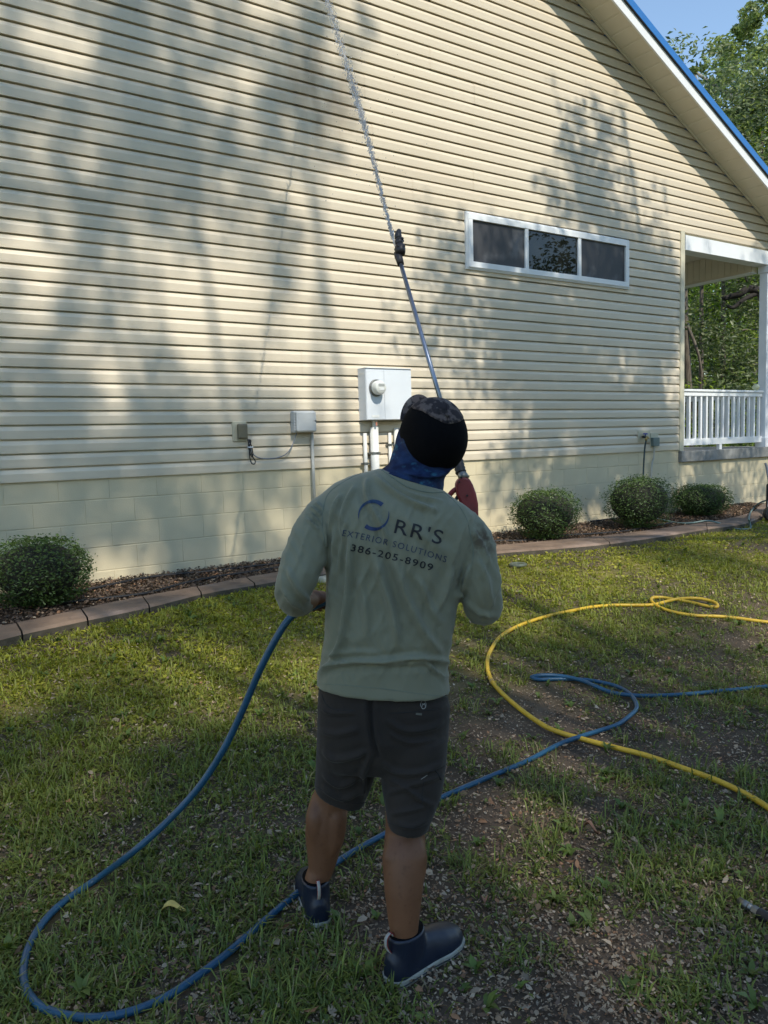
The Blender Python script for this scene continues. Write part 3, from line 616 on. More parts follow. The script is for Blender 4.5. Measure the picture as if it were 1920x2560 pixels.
# a few big single leaves
def big_leaf(px, py, L, col, label, ang):
    P = gnd(px, py, .02); n = 9; vs = []; fs = []
    d = np.array([math.cos(ang), math.sin(ang), .05]); s = np.array([-math.sin(ang), math.cos(ang), 0])
    for k in range(n):
        f = k / (n - 1); wd = .26 * L * math.sin(math.pi * f) ** .8 * (1 - .3 * f); c = P + d * L * (f - .5) + np.array([0, 0, .018 * math.sin(f * 5)])
        vs += [c - s * wd + [0, 0, .012], c, c + s * wd + [0, 0, .010]]
    for k in range(n - 1):
        for q_ in range(2): a = k * 3 + q_; fs.append((a, a + 1, a + 4, a + 3))
    tag(mesh("fallen_leaf", vs, fs, mat("leaf_" + label[:5], col, tuple(v * .7 for v in col), rough=.6, scale=40), None, True), label, "fallen leaf", "single fallen leaves on the lawn")
big_leaf(437, 2276, .085, (.80, .58, .16), "yellow curled leaf lying on grass left of the boots", -.35)
big_leaf(1212, 2255, .05, (.42, .20, .12), "orange tan fallen leaf right of the right boot on bare soil", .9)
big_leaf(1478, 2072, .055, (.24, .12, .07), "reddish brown leaf lying below the blue and yellow hose crossing", -1.1)
#==SHRUBS==
def shrub(pxc, pyb, halfw_px, top_py, label, seed, lit=1.0):
    rng = np.random.default_rng(seed); B = gnd(pxc, pyb, plane=ZK); t = (B - CAM) @ FW; hw = halfw_px / F * t
    dtop = ray(pxc, top_py); Ttop = CAM + dtop * (np.linalg.norm(B[:2]) / np.linalg.norm(dtop[:2])); H = Ttop[2] - B[2]
    r0 = empty("boxwood_shrub", B, label, "shrub", "clipped shrubs in the mulch bed")
    n = 6500; u = rng.normal(0, 1, (n, 3)); u /= np.linalg.norm(u, axis=1)[:, None]
    def shape(u):
        e = 2.9; k = (np.abs(u[:, 0]) ** e + np.abs(u[:, 1]) ** e + np.abs(u[:, 2]) ** e) ** (-1 / e)
        rr = u * k[:, None] * np.array([hw, hw * .95, H * .5]); z = rr[:, 2] / (H * .5)
        pinch = np.where(z < 0, 1 - .22 * (-z) ** 1.5, 1 - .10 * z ** 2); rr[:, :2] *= pinch[:, None]; return rr
    lump = 1 + .17 * (fbm(np.arctan2(u[:, 1], u[:, 0]) * 3 + 9, u[:, 2] * 4 + 5, seed) - .5) * 2
    S = shape(u) * lump[:, None]; dep = 1 - np.abs(rng.normal(0, .10, n)); stray = rng.uniform(0, 1, n) < .08; dep[stray] = rng.uniform(1.0, 1.13, stray.sum())
    P = B + np.array([0, 0, H * .5]) + S * dep[:, None]; P[:, 2] = np.maximum(P[:, 2], B[2] + .02)
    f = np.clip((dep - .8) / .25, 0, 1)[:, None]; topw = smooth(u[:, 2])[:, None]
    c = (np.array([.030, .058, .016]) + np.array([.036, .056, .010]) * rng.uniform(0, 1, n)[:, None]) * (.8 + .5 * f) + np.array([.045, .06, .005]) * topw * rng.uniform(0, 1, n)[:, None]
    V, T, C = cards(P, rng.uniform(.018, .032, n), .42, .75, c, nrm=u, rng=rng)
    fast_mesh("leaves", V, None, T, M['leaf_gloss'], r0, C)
    g = MB()
    for k in range(9):
        a = rng.uniform(0, 6.28); g.tube(spline([B + [0, 0, -.03], B + np.array([math.cos(a) * hw * .3, math.sin(a) * hw * .3, H * .35]), B + np.array([math.cos(a) * hw * .7, math.sin(a) * hw * .7, H * .75])], 4), [.009] * 5 + [.006] * 4, 6)
    g.build("stems", M['bark'], r0)
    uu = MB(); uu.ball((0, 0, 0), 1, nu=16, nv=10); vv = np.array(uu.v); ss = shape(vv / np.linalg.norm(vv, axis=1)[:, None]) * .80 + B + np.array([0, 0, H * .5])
    mesh("dark_core", ss, uu.f, mat('dark_core', (.022, .026, .012), (.012, .012, .008), rough=.95, scale=30, bump=.8), r0, True)  # opaque dark core added so the leaf shell is not see-through
shrub(103, 1512, 118, 1345, "round clipped green shrub at the far left against the block wall", 1)
shrub(1363, 1345, 80, 1224, "clipped dark green shrub nearest the man's right shoulder in the mulch bed", 2)
shrub(1598, 1318, 80, 1192, "larger boxy clipped shrub under the faucet between two other shrubs", 3)
shrub(1752, 1288, 68, 1211, "small low clipped shrub below the porch railing", 4)
# hoses in the bed
def hose(name, pts, r, m, label, cat="hose", n=10, ns=10, par=None):
    g = MB(); g.tube(spline(pts, ns), r, n); o = g.build(name, m, par, sm=True); return tag(o, label, cat) if par is None else o
def bp(x, y, dz=.015): P = gnd(x, y, plane=ZK); P[1] = min(P[1], WY - .03); P[2] = float(bed_z(P[0], P[1])) + dz + .012; return P
hose("drip_hose", [bp(-60, 1512), bp(80, 1500), bp(225, 1478), bp(340, 1455), bp(420, 1444), bp(520, 1434), bp(600, 1424), bp(700, 1412), bp(800, 1400), bp(900, 1392)], .011, M['drip'], "black irrigation hose on mulch at the left, the one nearer the wall")
hose("drip_hose", [bp(160, 1508), bp(260, 1497), bp(370, 1482), bp(450, 1462), bp(540, 1444), bp(620, 1432), bp(700, 1420), bp(820, 1408)], .011, M['drip'], "black irrigation hose on mulch at the left, the one nearer the edging")
hose("drip_hose", [bp(1180, 1362), bp(1240, 1354), bp(1310, 1352), bp(1345, 1346), bp(1400, 1340), bp(1480, 1335), bp(1560, 1328), bp(1620, 1318), bp(1680, 1308)], .011, M['drip'], "black irrigation hose winding in front of the middle two shrubs")
hose("drip_hose", [bp(1445, 1306), bp(1475, 1300), bp(1520, 1298), bp(1560, 1300)], .011, M['drip'], "short black hose loop on mulch between two right shrubs")
kz = ZK + .013
hose("garden_hose", [bp(1640, 1300), bp(1695, 1308), gnd(1730, 1307, plane=kz), gnd(1765, 1302, plane=kz + .02), gnd(1792, 1306, plane=kz), gnd(1815, 1315, plane=.33), gnd(1840, 1322, .02), gnd(1865, 1323, .02), gnd(1876, 1320, .02), np.array(gnd(1874, 1318, .02)) + [0, 0, .06], gnd(1872, 1295, plane=.44), wallp(1880, 1275, 6.1), wallp(1898, 1258, 6.05), wallp(1925, 1250, 6.0), wallp(1950, 1260, 6.0)], .011, M['hose_green'], "grey green garden hose lying across the edging and looping up at the right")

#==FIXTURES==
# ------------------------------------------------------------------ wall fixtures
def part(mb, name, m, par, bevel=.003, sm=False): return mb.build(name, m, par, sm=sm, bevel=bevel)
yb = WY + .004; dpt = .15
P0 = wallp(913.8, 920, WY - dpt); P1 = wallp(1031, 1052, WY - dpt); mx0, mx1 = P0[0], P1[0]; mz1 = P0[2]; mz0 = float(wallp(917.3, 1050, WY - dpt)[2])
mb_ = empty("electric_meter_box", (mx0, WY, mz0), "pale grey electric meter box with round glass meter behind the man's cap", "meter box")
g = MB(); g.box((mx0, WY - dpt + .006, mz0), (mx1, yb, mz1)); part(g, "box_body", M['meter'], mb_, .004)
seam = float(wallp(961, 980, WY - dpt)[0])
g = MB(); g.box((mx0 + .004, WY - dpt, mz0 + .004), (seam - .002, WY - dpt + .0058, mz1 - .012)); part(g, "cover_panel", M['meter'], mb_, .002)
g = MB(); g.box((seam + .002, WY - dpt, mz0 + .004), (mx1 - .003, WY - dpt + .0058, mz1 - .012)); part(g, "cover_panel", M['meter'], mb_, .002)
g = MB(); g.box((mx0 - .004, WY - dpt - .006, mz1 + .0005), (mx1 + .004, yb, mz1 + .008)); part(g, "top_lip", M['meter'], mb_, .002)
mc = wallp(940, 970, WY - dpt); rr_ = .086
g = MB(); g.tube([mc + [0, .001, 0], mc + [0, -.022, 0]], [rr_, rr_ * .98], 28); part(g, "meter_ring", M['steel'], mb_, .003)
g = MB(); g.tube([mc + [0, -.0225, 0], mc + [0, -.075, 0], mc + [0, -.095, 0], mc + [0, -.103, 0]], [rr_ * .86, rr_ * .83, rr_ * .72, rr_ * .45], 28); dial = part(g, "meter_dial", mat('meter_dial_glass', (.70, .70, .66), (.62, .62, .58), rough=.12, scale=6, coat=.6), mb_, .002, True)
g = MB(); g.box(mc + [-.035, -.107, .012], mc + [.035, -.1035, .036]); o = part(g, "display", mat('meter_display', (.40, .41, .40), rough=.3), mb_, .001)
g = MB(); g.box(mc + [-.028, -.106, -.030], mc + [.028, -.1034, -.004]); part(g, "nameplate", M['meter_plate'], mb_, .001)
pl = wallp(939, 1041, WY - dpt); g = MB(); g.box(pl + [-.045, -.003, -.012], pl + [.045, -.0003, .014]); part(g, "white_sticker", M['meter_plate'], mb_, 0)
pl = wallp(907, 928, WY - .1); g = MB(); g.box((mx0 - .0022, WY - .12, mz1 - .06), (mx0 - .0003, WY - .03, mz1 - .04)); part(g, "white_sticker", M['meter_plate'], mb_, 0)
tg = wallp(941, 1058, WY - dpt * .8); g = MB(); g.box(tg + [-.009, -.004, -.026], tg + [.009, .004, .012]); part(g, "orange_seal_tag", mat('orange_tag', (.62, .25, .16), rough=.5), mb_, .002)
# conduits under the meter
def conduit(px, py0, py1, r, m, label, yy=None, clips=(), bend=0, shoulder=0):
    yy = yy or WY - r - .004; a = wallp(px, py0, yy); z1 = float(wallp(px, py1, yy)[2]); r0 = empty("conduit_pipe", (a[0], yy, z1), label, "conduit", None)
    g = MB(); g.tube([(a[0], yy, z1), (a[0], yy, a[2])], r, 14); part(g, "pipe", m, r0, 0, True)
    for (h, rr) in clips:
        zz = float(wallp(px, h, yy)[2]); g = MB(); g.tube([(a[0], yy, zz - .012), (a[0], yy, zz + .012)], rr, 14); g.box((a[0] - rr - .02, yy - .004, zz - .008), (a[0] + rr + .02, yy + r + .002, zz + .008)); part(g, "pipe_clip", M['steel'], r0, 0)
    return r0, a
conduit(912, 1083, 1240, .020, M['pvc_white'], "thin white conduit left of the thick one under the meter", clips=[(1159, .025)])
r0, a = conduit(935, 1068, 1290, .045, M['pvc_white'], "thick white conduit with bolted clamp under the meter box", clips=[(1133, .049)])
zz = a[2]; g = MB(); g.tube([(a[0] + .012, WY - .05, mz0 + .02), (a[0] + .012, WY - .05, zz - .05)], .028, 12); part(g, "pipe_neck", M['pvc_white'], r0, 0, True)
conduit(974, 1082, 1290, .018, M['pvc_white'], "thin white conduit between thick pipe and blue gaiter", clips=[(1112, .022)])
conduit(990, 1070, 1290, .026, M['pvc_white'], "white conduit half hidden behind the man's neck")
# junction box
yj = WY - .115; Pa = wallp(741, 1028, yj); Pb = wallp(793, 1079, yj); jx0, jx1, jz0, jz1 = Pa[0], Pb[0], Pb[2], Pa[2]
jb = empty("junction_box", (jx0, WY, jz0), "grey plastic utility box with ribbed hinge side on the siding", "utility box")
g = MB(); g.box((jx0 - .012, yj + .035, jz0 - .006), (jx1 + .006, WY + .004, jz1 + .006)); part(g, "box_body", M['junction'], jb, .014)
g = MB(); g.box((jx0, yj, jz0), (jx1, yj + .034, jz1)); part(g, "box_lid", M['junction'], jb, .016)
for k in range(7):
    zz = jz0 + (jz1 - jz0) * (k + .6) / 7.4; g = MB(); g.tube([(jx0 - .008, yj + .03, zz), (jx0 - .008, yj + .03, zz + .016)], .011, 10); part(g, "hinge_rib", M['junction'], jb, 0)
lk = wallp(790, 1052, yj); g = MB(); g.tube([lk + [-.004, .002, 0], lk + [-.004, -.004, 0]], .010, 12); part(g, "lock", M['steel'], jb, .001)
cx = float(wallp(779, 1110)[0])
r0, a = conduit(779.5, 1079, 1300, .016, M['pvc'], "grey conduit running from utility box down the block wall", yy=WY - .022)
# outlet
Po = wallp(579, 1054); Pq = wallp(617, 1103)
ol = empty("outdoor_outlet", (Po[0], WY, Pq[2]), "brown weatherproof outlet on square tan mounting block", "outlet")
g = MB(); g.box((Po[0], WY - .014, Pq[2]), (Pq[0], WY + .008, Po[2])); part(g, "mounting_block", M['trim_tan'], ol, .004)
xa = Po[0] + .04; xb_ = Pq[0] - .008; g = MB(); g.box((xa, WY - .062, Pq[2] + .022), (xb_, WY - .0145, Po[2] - .022)); part(g, "outlet_cover", M['outlet'], ol, .014)
# cable bundle
c0 = wallp(617, 1090, WY - .035)
pts = [c0, wallp(622, 1105, WY - .03), wallp(626, 1118, WY - .03), wallp(636, 1138, WY - .025), wallp(655, 1146, WY - .025), wallp(690, 1145, WY - .03), wallp(715, 1135, WY - .035), wallp(730, 1115, WY - .04), wallp(741, 1084, WY - .05), wallp(742, 1079, WY - .05)]
cb = empty("power_cord", c0, "grey power cord bundled with a tie between outlet and utility box", "cord")
g = MB(); g.tube(spline(pts, 8), .0055, 8); part(g, "cord", M['wire'], cb, 0, True)
lp = [(618, 1092), (622, 1112), (631, 1140), (638, 1152), (636, 1160), (629, 1158), (625, 1145), (623, 1120), (627, 1104), (624, 1100), (621, 1115), (627, 1138), (632, 1140), (630, 1120), (622, 1098)]
g = MB(); g.tube(spline([wallp(x, y, WY - .03 - .004 * (k % 3)) for k, (x, y) in enumerate(lp)], 6), .005, 8); part(g, "cord_loop", M['black'], cb, 0, True)
t_ = wallp(626, 1118, WY - .033); g = MB(); g.box(t_ + [-.026, -.012, -.006], t_ + [.026, .014, .006]); part(g, "cable_tie", M['white_grey'], cb, .003)
# faucet + timer
Pa = wallp(1594, 1077); Pb = wallp(1623, 1104)
fa = empty("outdoor_faucet", (Pa[0], WY, Pb[2]), "brass faucet with blue handle on tan block near the porch", "faucet")
g = MB(); g.box((Pa[0], WY - .014, Pb[2]), (Pb[0], WY + .008, Pa[2])); part(g, "mounting_block", M['trim_tan'], fa, .003)
fc = wallp(1612, 1092, WY - .05); g = MB(); g.tube([fc + [0, .04, 0], fc, fc + [0, -.03, -.01]], [.016, .018, .014], 12); g.tube([fc + [.02, -.02, .0], fc + [.05, -.02, -.02]], .014, 10); g.tube([fc + [-.005, -.02, .0], fc + [-.01, -.03, -.05]], [.014, .018], 10); part(g, "brass_body", M['brass'], fa, 0, True)
g = MB(); g.tube([fc + [0, -.01, .03], fc + [0, -.01, .048]], [.035, .028], 12); g.tube([fc + [0, -.01, 0], fc + [0, -.01, .03]], .008, 8); part(g, "handle", M['blue_plastic'], fa, .003)
g = MB(); g.ball(fc + [-.04, -.02, .0], [.03, .022, .018]); part(g, "shutoff_lever", M['black'], fa, 0, True)
hose("supply_hose", [fc + np.array([-.01, -.03, -.04]), wallp(1612, 1120, WY - .06), wallp(1610, 1150, WY - .055), wallp(1608.5, 1180, WY - .05), wallp(1607, 1230, WY - .06)], .011, M['hose_dark'], "dark hose hanging straight down from the faucet")
Pa = wallp(1625, 1083); Pb = wallp(1646, 1119)
sb = empty("switch_box", (Pa[0], WY, Pb[2]), "small grey green electrical box on tan block right of faucet", "electrical box")
g = MB(); g.box((Pa[0], WY - .014, Pb[2]), (Pb[0] - .02, WY + .008, Pa[2])); part(g, "mounting_block", M['trim_tan'], sb, .003)
Pc = wallp(1634, 1094, WY - .06); Pd = wallp(1647, 1115, WY - .06); g = MB(); g.box((Pc[0], WY - .06, Pd[2]), (Pd[0] + .02, WY - .0145, Pc[2])); part(g, "box_body", M['green_box'], sb, .006)
pcx = float(wallp(1636, 1117, WY - .03)[0])
g = MB(); g.tube(spline([(pcx, WY - .03, Pd[2]), (pcx, WY - .02, Pd[2] - .15), (pcx - .035, WY - .012, Pd[2] - .30), (pcx - .04, WY - .012, Pd[2] - .8)], 5), .012, 10); part(g, "conduit", M['pvc'], sb, 0, True)

# things at the right edge and on the lawn
hc = gnd(1925, 1306, .0)
hr = empty("hose_cart", hc, "black hose cart with wheel at the right edge beside the edging", "hose cart")
g = MB(); c_ = hc + np.array([.10, .02, .10]); g.tube([c_ + [-.06, -.05, 0], c_ + [.05, .05, 0]], .105, 22); part(g, "wheel", M['black'], hr, .012)
g = MB(); g.tube([c_ + [.05, .1, .0], wallp(1926, 1225, 6.1), wallp(1916, 1165, 6.2), wallp(1913, 1158, 6.22)], [.018, .018, .016, .016], 10); part(g, "handle_bar", M['wire'], hr, 0, True)
g = MB(); g.box(c_ + [.50, .0, -.06], c_ + [.8, .4, .36]); part(g, "reel_housing", M['black'], hr, .03)
rc = gnd(1295, 1415, .012); g = MB()
g.tube([rc + np.array([math.cos(a) * .066, math.sin(a) * .066, .012]) for a in np.linspace(0, 2 * math.pi, 25)], .017, 8, caps=False); tag(g.build("plastic_ring", M['ring'], None, sm=True), "small grey green ring lying on mossy lawn near the edging", "ring")
pc = gnd(822, 1455, .0); g = MB(); g.prism([pc + np.array([math.cos(a) * r_, math.sin(a) * r_ * .8, .0]) for a, r_ in zip(np.linspace(0, 5.6, 8), (.10, .12, .09, .11, .1, .12, .1, .11))], 'z', (0, 0, .05)); tag(g.build("flat_stone", M['stone'], None, bevel=.012), "pale flat stone on the lawn under the man's left elbow", "stone")
gl = wallp(1890, 968, WY + .07); gl[2] = zr + .868 + .052
g = MB(); g.ball(gl, .05, nu=20, nv=14); g.tube([gl - [0, 0, .052], gl - [0, 0, .044]], .03, 14); tag(g.build("globe_lamp", M['globe'], None, sm=True), "cream globe standing on the porch rail beside the post", "globe lamp")
#==PORCHSTUFF==
# white porch chair seen through the balusters
def porch_chair(x, y, rz, label):
    r0 = empty("porch_chair", (x, y, zr), label, "chair", None); ca, sa = math.cos(rz), math.sin(rz)
    def T(p): return np.array([x + ca * p[0] - sa * p[1], y + sa * p[0] + ca * p[1], zr + p[2]])
    def bx(a, b, name, bev=.004):
        g = MB(); c = [T((u, v, w_)) for w_ in (a[2], b[2]) for (u, v) in ((a[0], a[1]), (b[0], a[1]), (b[0], b[1]), (a[0], b[1]))]
        g.add(c, [(0, 3, 2, 1), (4, 5, 6, 7), (0, 1, 5, 4), (1, 2, 6, 5), (2, 3, 7, 6), (3, 0, 4, 7)]); part(g, name, M['white'], r0, bev)
    for k in range(5): bx((-.26, -.24 + k * .1, .40), (.26, -.155 + k * .1, .42), "seat_slat")
    for sx in (-.27, .23):
        bx((sx, -.25, 0), (sx + .045, -.205, .62), "leg"); bx((sx, .2, 0), (sx + .045, .245, 1.0), "leg"); bx((sx - .02, -.28, .621), (sx + .07, .26, .645), "armrest")
    for k in range(5): bx((-.2 + k * .085, .255, .44), (-.15 + k * .085, .275, .98), "back_slat")
    bx((-.27, .2501, .98), (.275, .285, 1.03), "back_rail"); bx((-.27, .2501, .43), (.275, .285, .4399), "back_rail")
porch_chair(10.35, 7.75, 2.3, "white slatted porch chair behind the railing")
#==TREES==
# ------------------------------------------------------------------ trees
def crown(name, par, clumps, per, leaf, palette, seed, m=None, flat=.7, asp=.42):
    """clumps: (n,4) centre+radius"""
    rng = np.random.default_rng(seed); C = np.repeat(clumps, per, axis=0); n = len(C)
    u = rng.normal(0, 1, (n, 3)); u /= np.linalg.norm(u, axis=1)[:, None]; r = rng.uniform(.25, 1.0, n) ** .6
    P = C[:, :3] + u * (C[:, 3] * r)[:, None] * np.array([1, 1, flat])
    pal = np.array(palette); cl = np.repeat(rng.uniform(.75, 1.25, len(clumps)), per)
    c = pal[rng.integers(0, len(pal), n)] * cl[:, None] * rng.uniform(.75, 1.25, n)[:, None]
    V, T, Cc = cards(P, rng.uniform(.7, 1.3, n) * leaf, asp, .9, c, nrm=u * .6 + [0, 0, .5], rng=rng)
    return fast_mesh(name, V, None, T, m or M['leaf'], par, Cc)
def tree(base, h, r, label, seed, trunk_r=.18, nclump=60, per=90, leaf=.09, pal=((.05, .085, .02), (.09, .13, .03), (.13, .17, .04)), zlo=.35, bark='bark', lean=(0, 0), cr=.75, group="trees of the wood behind the house", name="tree", cat="tree", branches=6):
    rng = np.random.default_rng(seed); b = np.array(base, float); r0 = empty(name, b, label, cat, group)
    top = b + np.array([lean[0], lean[1], h]); mid = b + np.array([lean[0] * .4 + rng.normal(0, .15), lean[1] * .4, h * .5]); g = MB()
    g.tube(spline([b - [0, 0, .3], b + [rng.normal(0, .05), 0, h * .2], mid, top - [0, 0, h * .15]], 6), list(np.linspace(trunk_r * 1.15, trunk_r * .25, 19)), 10); part(g, "trunk", M[bark], r0, 0, True)
    cl = []
    for k in range(nclump):
        u = rng.normal(0, 1, 3); u /= np.linalg.norm(u); q = rng.uniform(.35, 1) ** .5
        f = (zlo + 1) / 2; c = b + np.array([lean[0] * .7, lean[1] * .7, h * f]) + u * q * np.array([r, r, h * (1 - zlo) / 2]); cl.append((*c, rng.uniform(.55, 1.1) * cr))
    cl = np.array(cl)
    for k in range(branches):
        c = cl[rng.integers(0, len(cl)), :3]; s = b + (mid - b) * rng.uniform(.7, 1.0) if c[2] < mid[2] + 1 else mid + (top - mid) * rng.uniform(0, .5); g = MB()
        g.tube(spline([s, (s + c) / 2 + rng.normal(0, .15, 3), c], 4), list(np.linspace(trunk_r * .4, trunk_r * .08, 9)), 7); part(g, "branch", M[bark], r0, 0, True)
    crown("crown", r0, cl, per, leaf, pal, seed + 1); return r0, cl
OAK = ((.14, .19, .08), (.20, .25, .10), (.27, .32, .13), (.32, .36, .17))
YG = ((.18, .27, .04), (.32, .41, .06), (.42, .50, .09), (.12, .19, .035))
DK = ((.06, .085, .04), (.10, .135, .06), (.15, .185, .085), (.25, .27, .17))
rng = np.random.default_rng(81); cl = []
for k in range(1300):
    cl.append((rng.uniform(-30, 85), rng.uniform(-34, -27), rng.uniform(0, 19) * rng.uniform(.7, 1), rng.uniform(1.0, 2.2)))
tag(crown("wood_behind_viewpoint", None, np.array(cl), 90, .4, ((.05, .075, .03), (.07, .10, .035), (.09, .12, .04)), 82), "dark wood out of frame behind the viewpoint mirrored in the window", "wood", kind='stuff')
# large oak above the roof at the upper right
def dirpt(px, py, dist): d = ray(px, py); d = d / np.linalg.norm(d[:2]); return CAM + d * dist
b = dirpt(1985, 900, 24); b[2] = 0
oak = empty("oak_tree", b, "large oak tree rising behind the blue roof against the sky", "tree", None)
g = MB(); g.tube(spline([b - [0, 0, .3], b + [0, 0, 4], b + [-.3, .2, 8], b + [0, .3, 13]], 6), list(np.linspace(.5, .15, 19)), 12); part(g, "trunk", M['bark'], oak, 0, True)
rng = np.random.default_rng(5); cl = []
outline = [(1905, 20, 40), (1890, 60, 45), (1850, 110, 55), (1800, 130, 45), (1870, 170, 60), (1800, 190, 50), (1900, 230, 60), (1760, 215, 40), (1735, 190, 24), (1840, 260, 60), (1780, 275, 50), (1890, 320, 60), (1830, 340, 50), (1900, 400, 50), (1860, 400, 50), (1950, 120, 70), (1960, 250, 80), (1970, 380, 80), (1990, 20, 70), (2050, 150, 120), (2060, 330, 120), (1725, 232, 25), (1790, 325, 40), (1850, 460, 60), (1930, 480, 70), (2020, 520, 90), (1765, 165, 18), (1850, 75, 24), (1880, 10, 16), (1915, -40, 30), (1975, -70, 60)]
for (px, py, rp) in outline:
    for k in range(max(2, int(rp / 9))):
        a = rng.uniform(0, 6.28); q = rng.uniform(0, 1) ** .5 * rp * .75; d_ = 24 + rng.normal(0, 1.3); P = dirpt(px + q * math.cos(a), py + q * math.sin(a), d_); cl.append((*P, rp / F * 24 * rng.uniform(.3, .55)))
crown("crown", oak, np.array(cl), 110, .13, OAK, 9, flat=.85, asp=.5)
for k in range(7):
    c = np.array(cl[rng.integers(0, len(cl))][:3]); s = b + np.array([-.2, .2, rng.uniform(5, 9)]); g = MB(); g.tube(spline([s, (s + c) / 2 + rng.normal(0, .4, 3), c], 5), list(np.linspace(.14, .03, 11)), 7); part(g, "branch", M['bark_pale'], oak, 0, True)
# wood seen through the porch
specs = [  # px, dist, height, radius, kind, trunk radius, low crown
    (1722, 17, 9, 1.7, 'd', .14, .05), (1760, 19, 11, 1.6, 'd', .10, .05), (1800, 21, 12, 1.9, 'd', .13, .08), (1690, 22, 12, 2.4, 'd', .16, .05),
    (1835, 25, 14, 2.2, 'y', .20, .30), (1870, 30, 15, 2.6, 'y', .15, .18), (1905, 27, 15, 2.6, 'y', .14, .30), (1785, 33, 16, 3.4, 'y', .2, .12), (1880, 22, 14, 1.3, 'y', .11, .55), (1895, 20, 13, 1.3, 'd', .12, .6), (1940, 24, 14, 3.0, 'd', .2, .2), (1740, 40, 17, 4, 'y', .2, .1), (1850, 42, 18, 4, 'y', .2, .1), (1930, 40, 18, 4, 'd', .2, .1)]
lab = {('d', 0): "dense dark leaved tree nearest the porch corner trim", }
names_ = ["dark glossy leaved tree right beside the house corner seen over the railing", "slim dark leaved tree second from the house corner behind the porch", "dark tree with mottled foliage in the middle of the porch opening", "dark bushy tree hidden behind the house corner", "bright yellow green tree with thick brown trunk seen through the porch", "sunlit light green tree deep in the wood behind the porch", "light green tree behind the white porch post", "tall light green tree deep in the wood at centre of the porch opening", "thin pale trunk tree left of the porch post", "thin dark trunk tree touching the porch post edge", "dark tree at the right edge beyond the post", "far green tree behind the dark shrubs left in the porch opening", "far green tree behind the thick brown trunk", "far dark tree behind the porch post"]
for i, (px, dist, h, r, kd, tr, zl) in enumerate(specs):
    b = dirpt(px, 1000, dist); b[2] = .1
    tree(b, min(h, 9.5), r, names_[i], 100 + i, tr * .7, nclump=80 if dist < 35 else 50, per=110 if dist < 26 else 110, leaf=(.11 if kd == 'd' else .13) * (1 if dist < 30 else 1.5), pal=DK if kd == 'd' else YG, zlo=zl, bark='bark_pale' if i in (8,) else 'bark', cr=.62 if dist < 26 else .95, branches=1)
# dark leaning limb of the tree beside the post
s = dirpt(1900, 728, 19); P = [s, dirpt(1870, 722, 18.8), dirpt(1850, 735, 18.7), dirpt(1825, 742, 18.7), dirpt(1808, 746, 18.6)]
lb = empty("fallen_limb_tree", dirpt(1925, 1000, 19) * [1, 1, 0], "dark leafless tree with a thick crooked limb reaching left of the post", "tree")
g = MB(); g.tube(spline([lb.location, dirpt(1928, 900, 19), dirpt(1922, 780, 19), s], 5), list(np.linspace(.16, .1, 16)), 10); part(g, "trunk", M['bark'], lb, 0, True)
DB = mat('dark_bark', (.03, .024, .02), (.018, .014, .012), rough=.9, scale=20)  # limb bark, darker than the trunk's
g = MB(); g.tube(spline(P, 5), list(np.linspace(.095, .05, 21)), 9); part(g, "limb", DB, lb, 0, True)
g = MB(); g.tube(spline([dirpt(1895, 732, 19), dirpt(1860, 748, 18.7), dirpt(1835, 768, 18.6), dirpt(1818, 765, 18.5)], 5), list(np.linspace(.06, .03, 16)), 8); part(g, "limb", DB, lb, 0, True)
g = MB(); g.tube(spline([dirpt(1876, 722, 18.8), dirpt(1866, 700, 18.7), dirpt(1862, 680, 18.7)], 4), list(np.linspace(.03, .018, 9)), 7); part(g, "limb", DB, lb, 0, True)
# undergrowth mass
rng = np.random.default_rng(77); cl = []
for k in range(150):
    P = dirpt(rng.uniform(1640, 2000), 1000, rng.uniform(15, 30)); cl.append((P[0], P[1], rng.uniform(.2, 2.4), rng.uniform(.4, .8)))
tag(crown("undergrowth", None, np.array(cl), 110, .12, DK + YG[:2], 78), "mixed green undergrowth at the foot of the wood behind the porch", "undergrowth", kind='stuff')
rng = np.random.default_rng(79); cl = []
for k in range(220):
    P = dirpt(rng.uniform(1500, 2150), 1000, rng.uniform(48, 62)); cl.append((P[0], P[1], rng.uniform(0, 16), rng.uniform(1.2, 2.4)))
tag(crown("distant_wood", None, np.array(cl), 120, .34, YG + OAK, 80), "distant sunlit wood filling the gaps behind the nearer trees", "wood", kind='stuff')
#==SHADE==
# ------------------------------------------------------------------ shade trees behind the camera (out of frame)
def shade_tree(base, h, label, clumps, per, leaf, seed, tr=.35, flat=.7):
    r0 = empty("shade_oak", base, label, "tree", "oaks behind the viewpoint"); b = np.array(base, float); rng = np.random.default_rng(seed)
    g = MB(); g.tube(spline([b - [0, 0, .4], b + [.1, 0, h * .3], b + [0, .3, h * .6], b + [.2, .6, h * .9]], 5), list(np.linspace(tr * 1.2, tr * .3, 16)), 10); part(g, "trunk", M['bark'], r0, 0, True)
    for k in range(10):
        c = clumps[rng.integers(0, len(clumps)), :3]; s = b + np.array([.1, .3, h * rng.uniform(.5, .8)]); g = MB(); g.tube(spline([s, (s + c) / 2 + rng.normal(0, .4, 3), c], 4), list(np.linspace(tr * .3, tr * .06, 9)), 6); part(g, "branch", M['bark'], r0, 0, True)
    crown("crown", r0, clumps, per, leaf, OAK, seed, flat=flat)
rng = np.random.default_rng(321)
def back(P, dist): return np.array(P) + SUN * dist
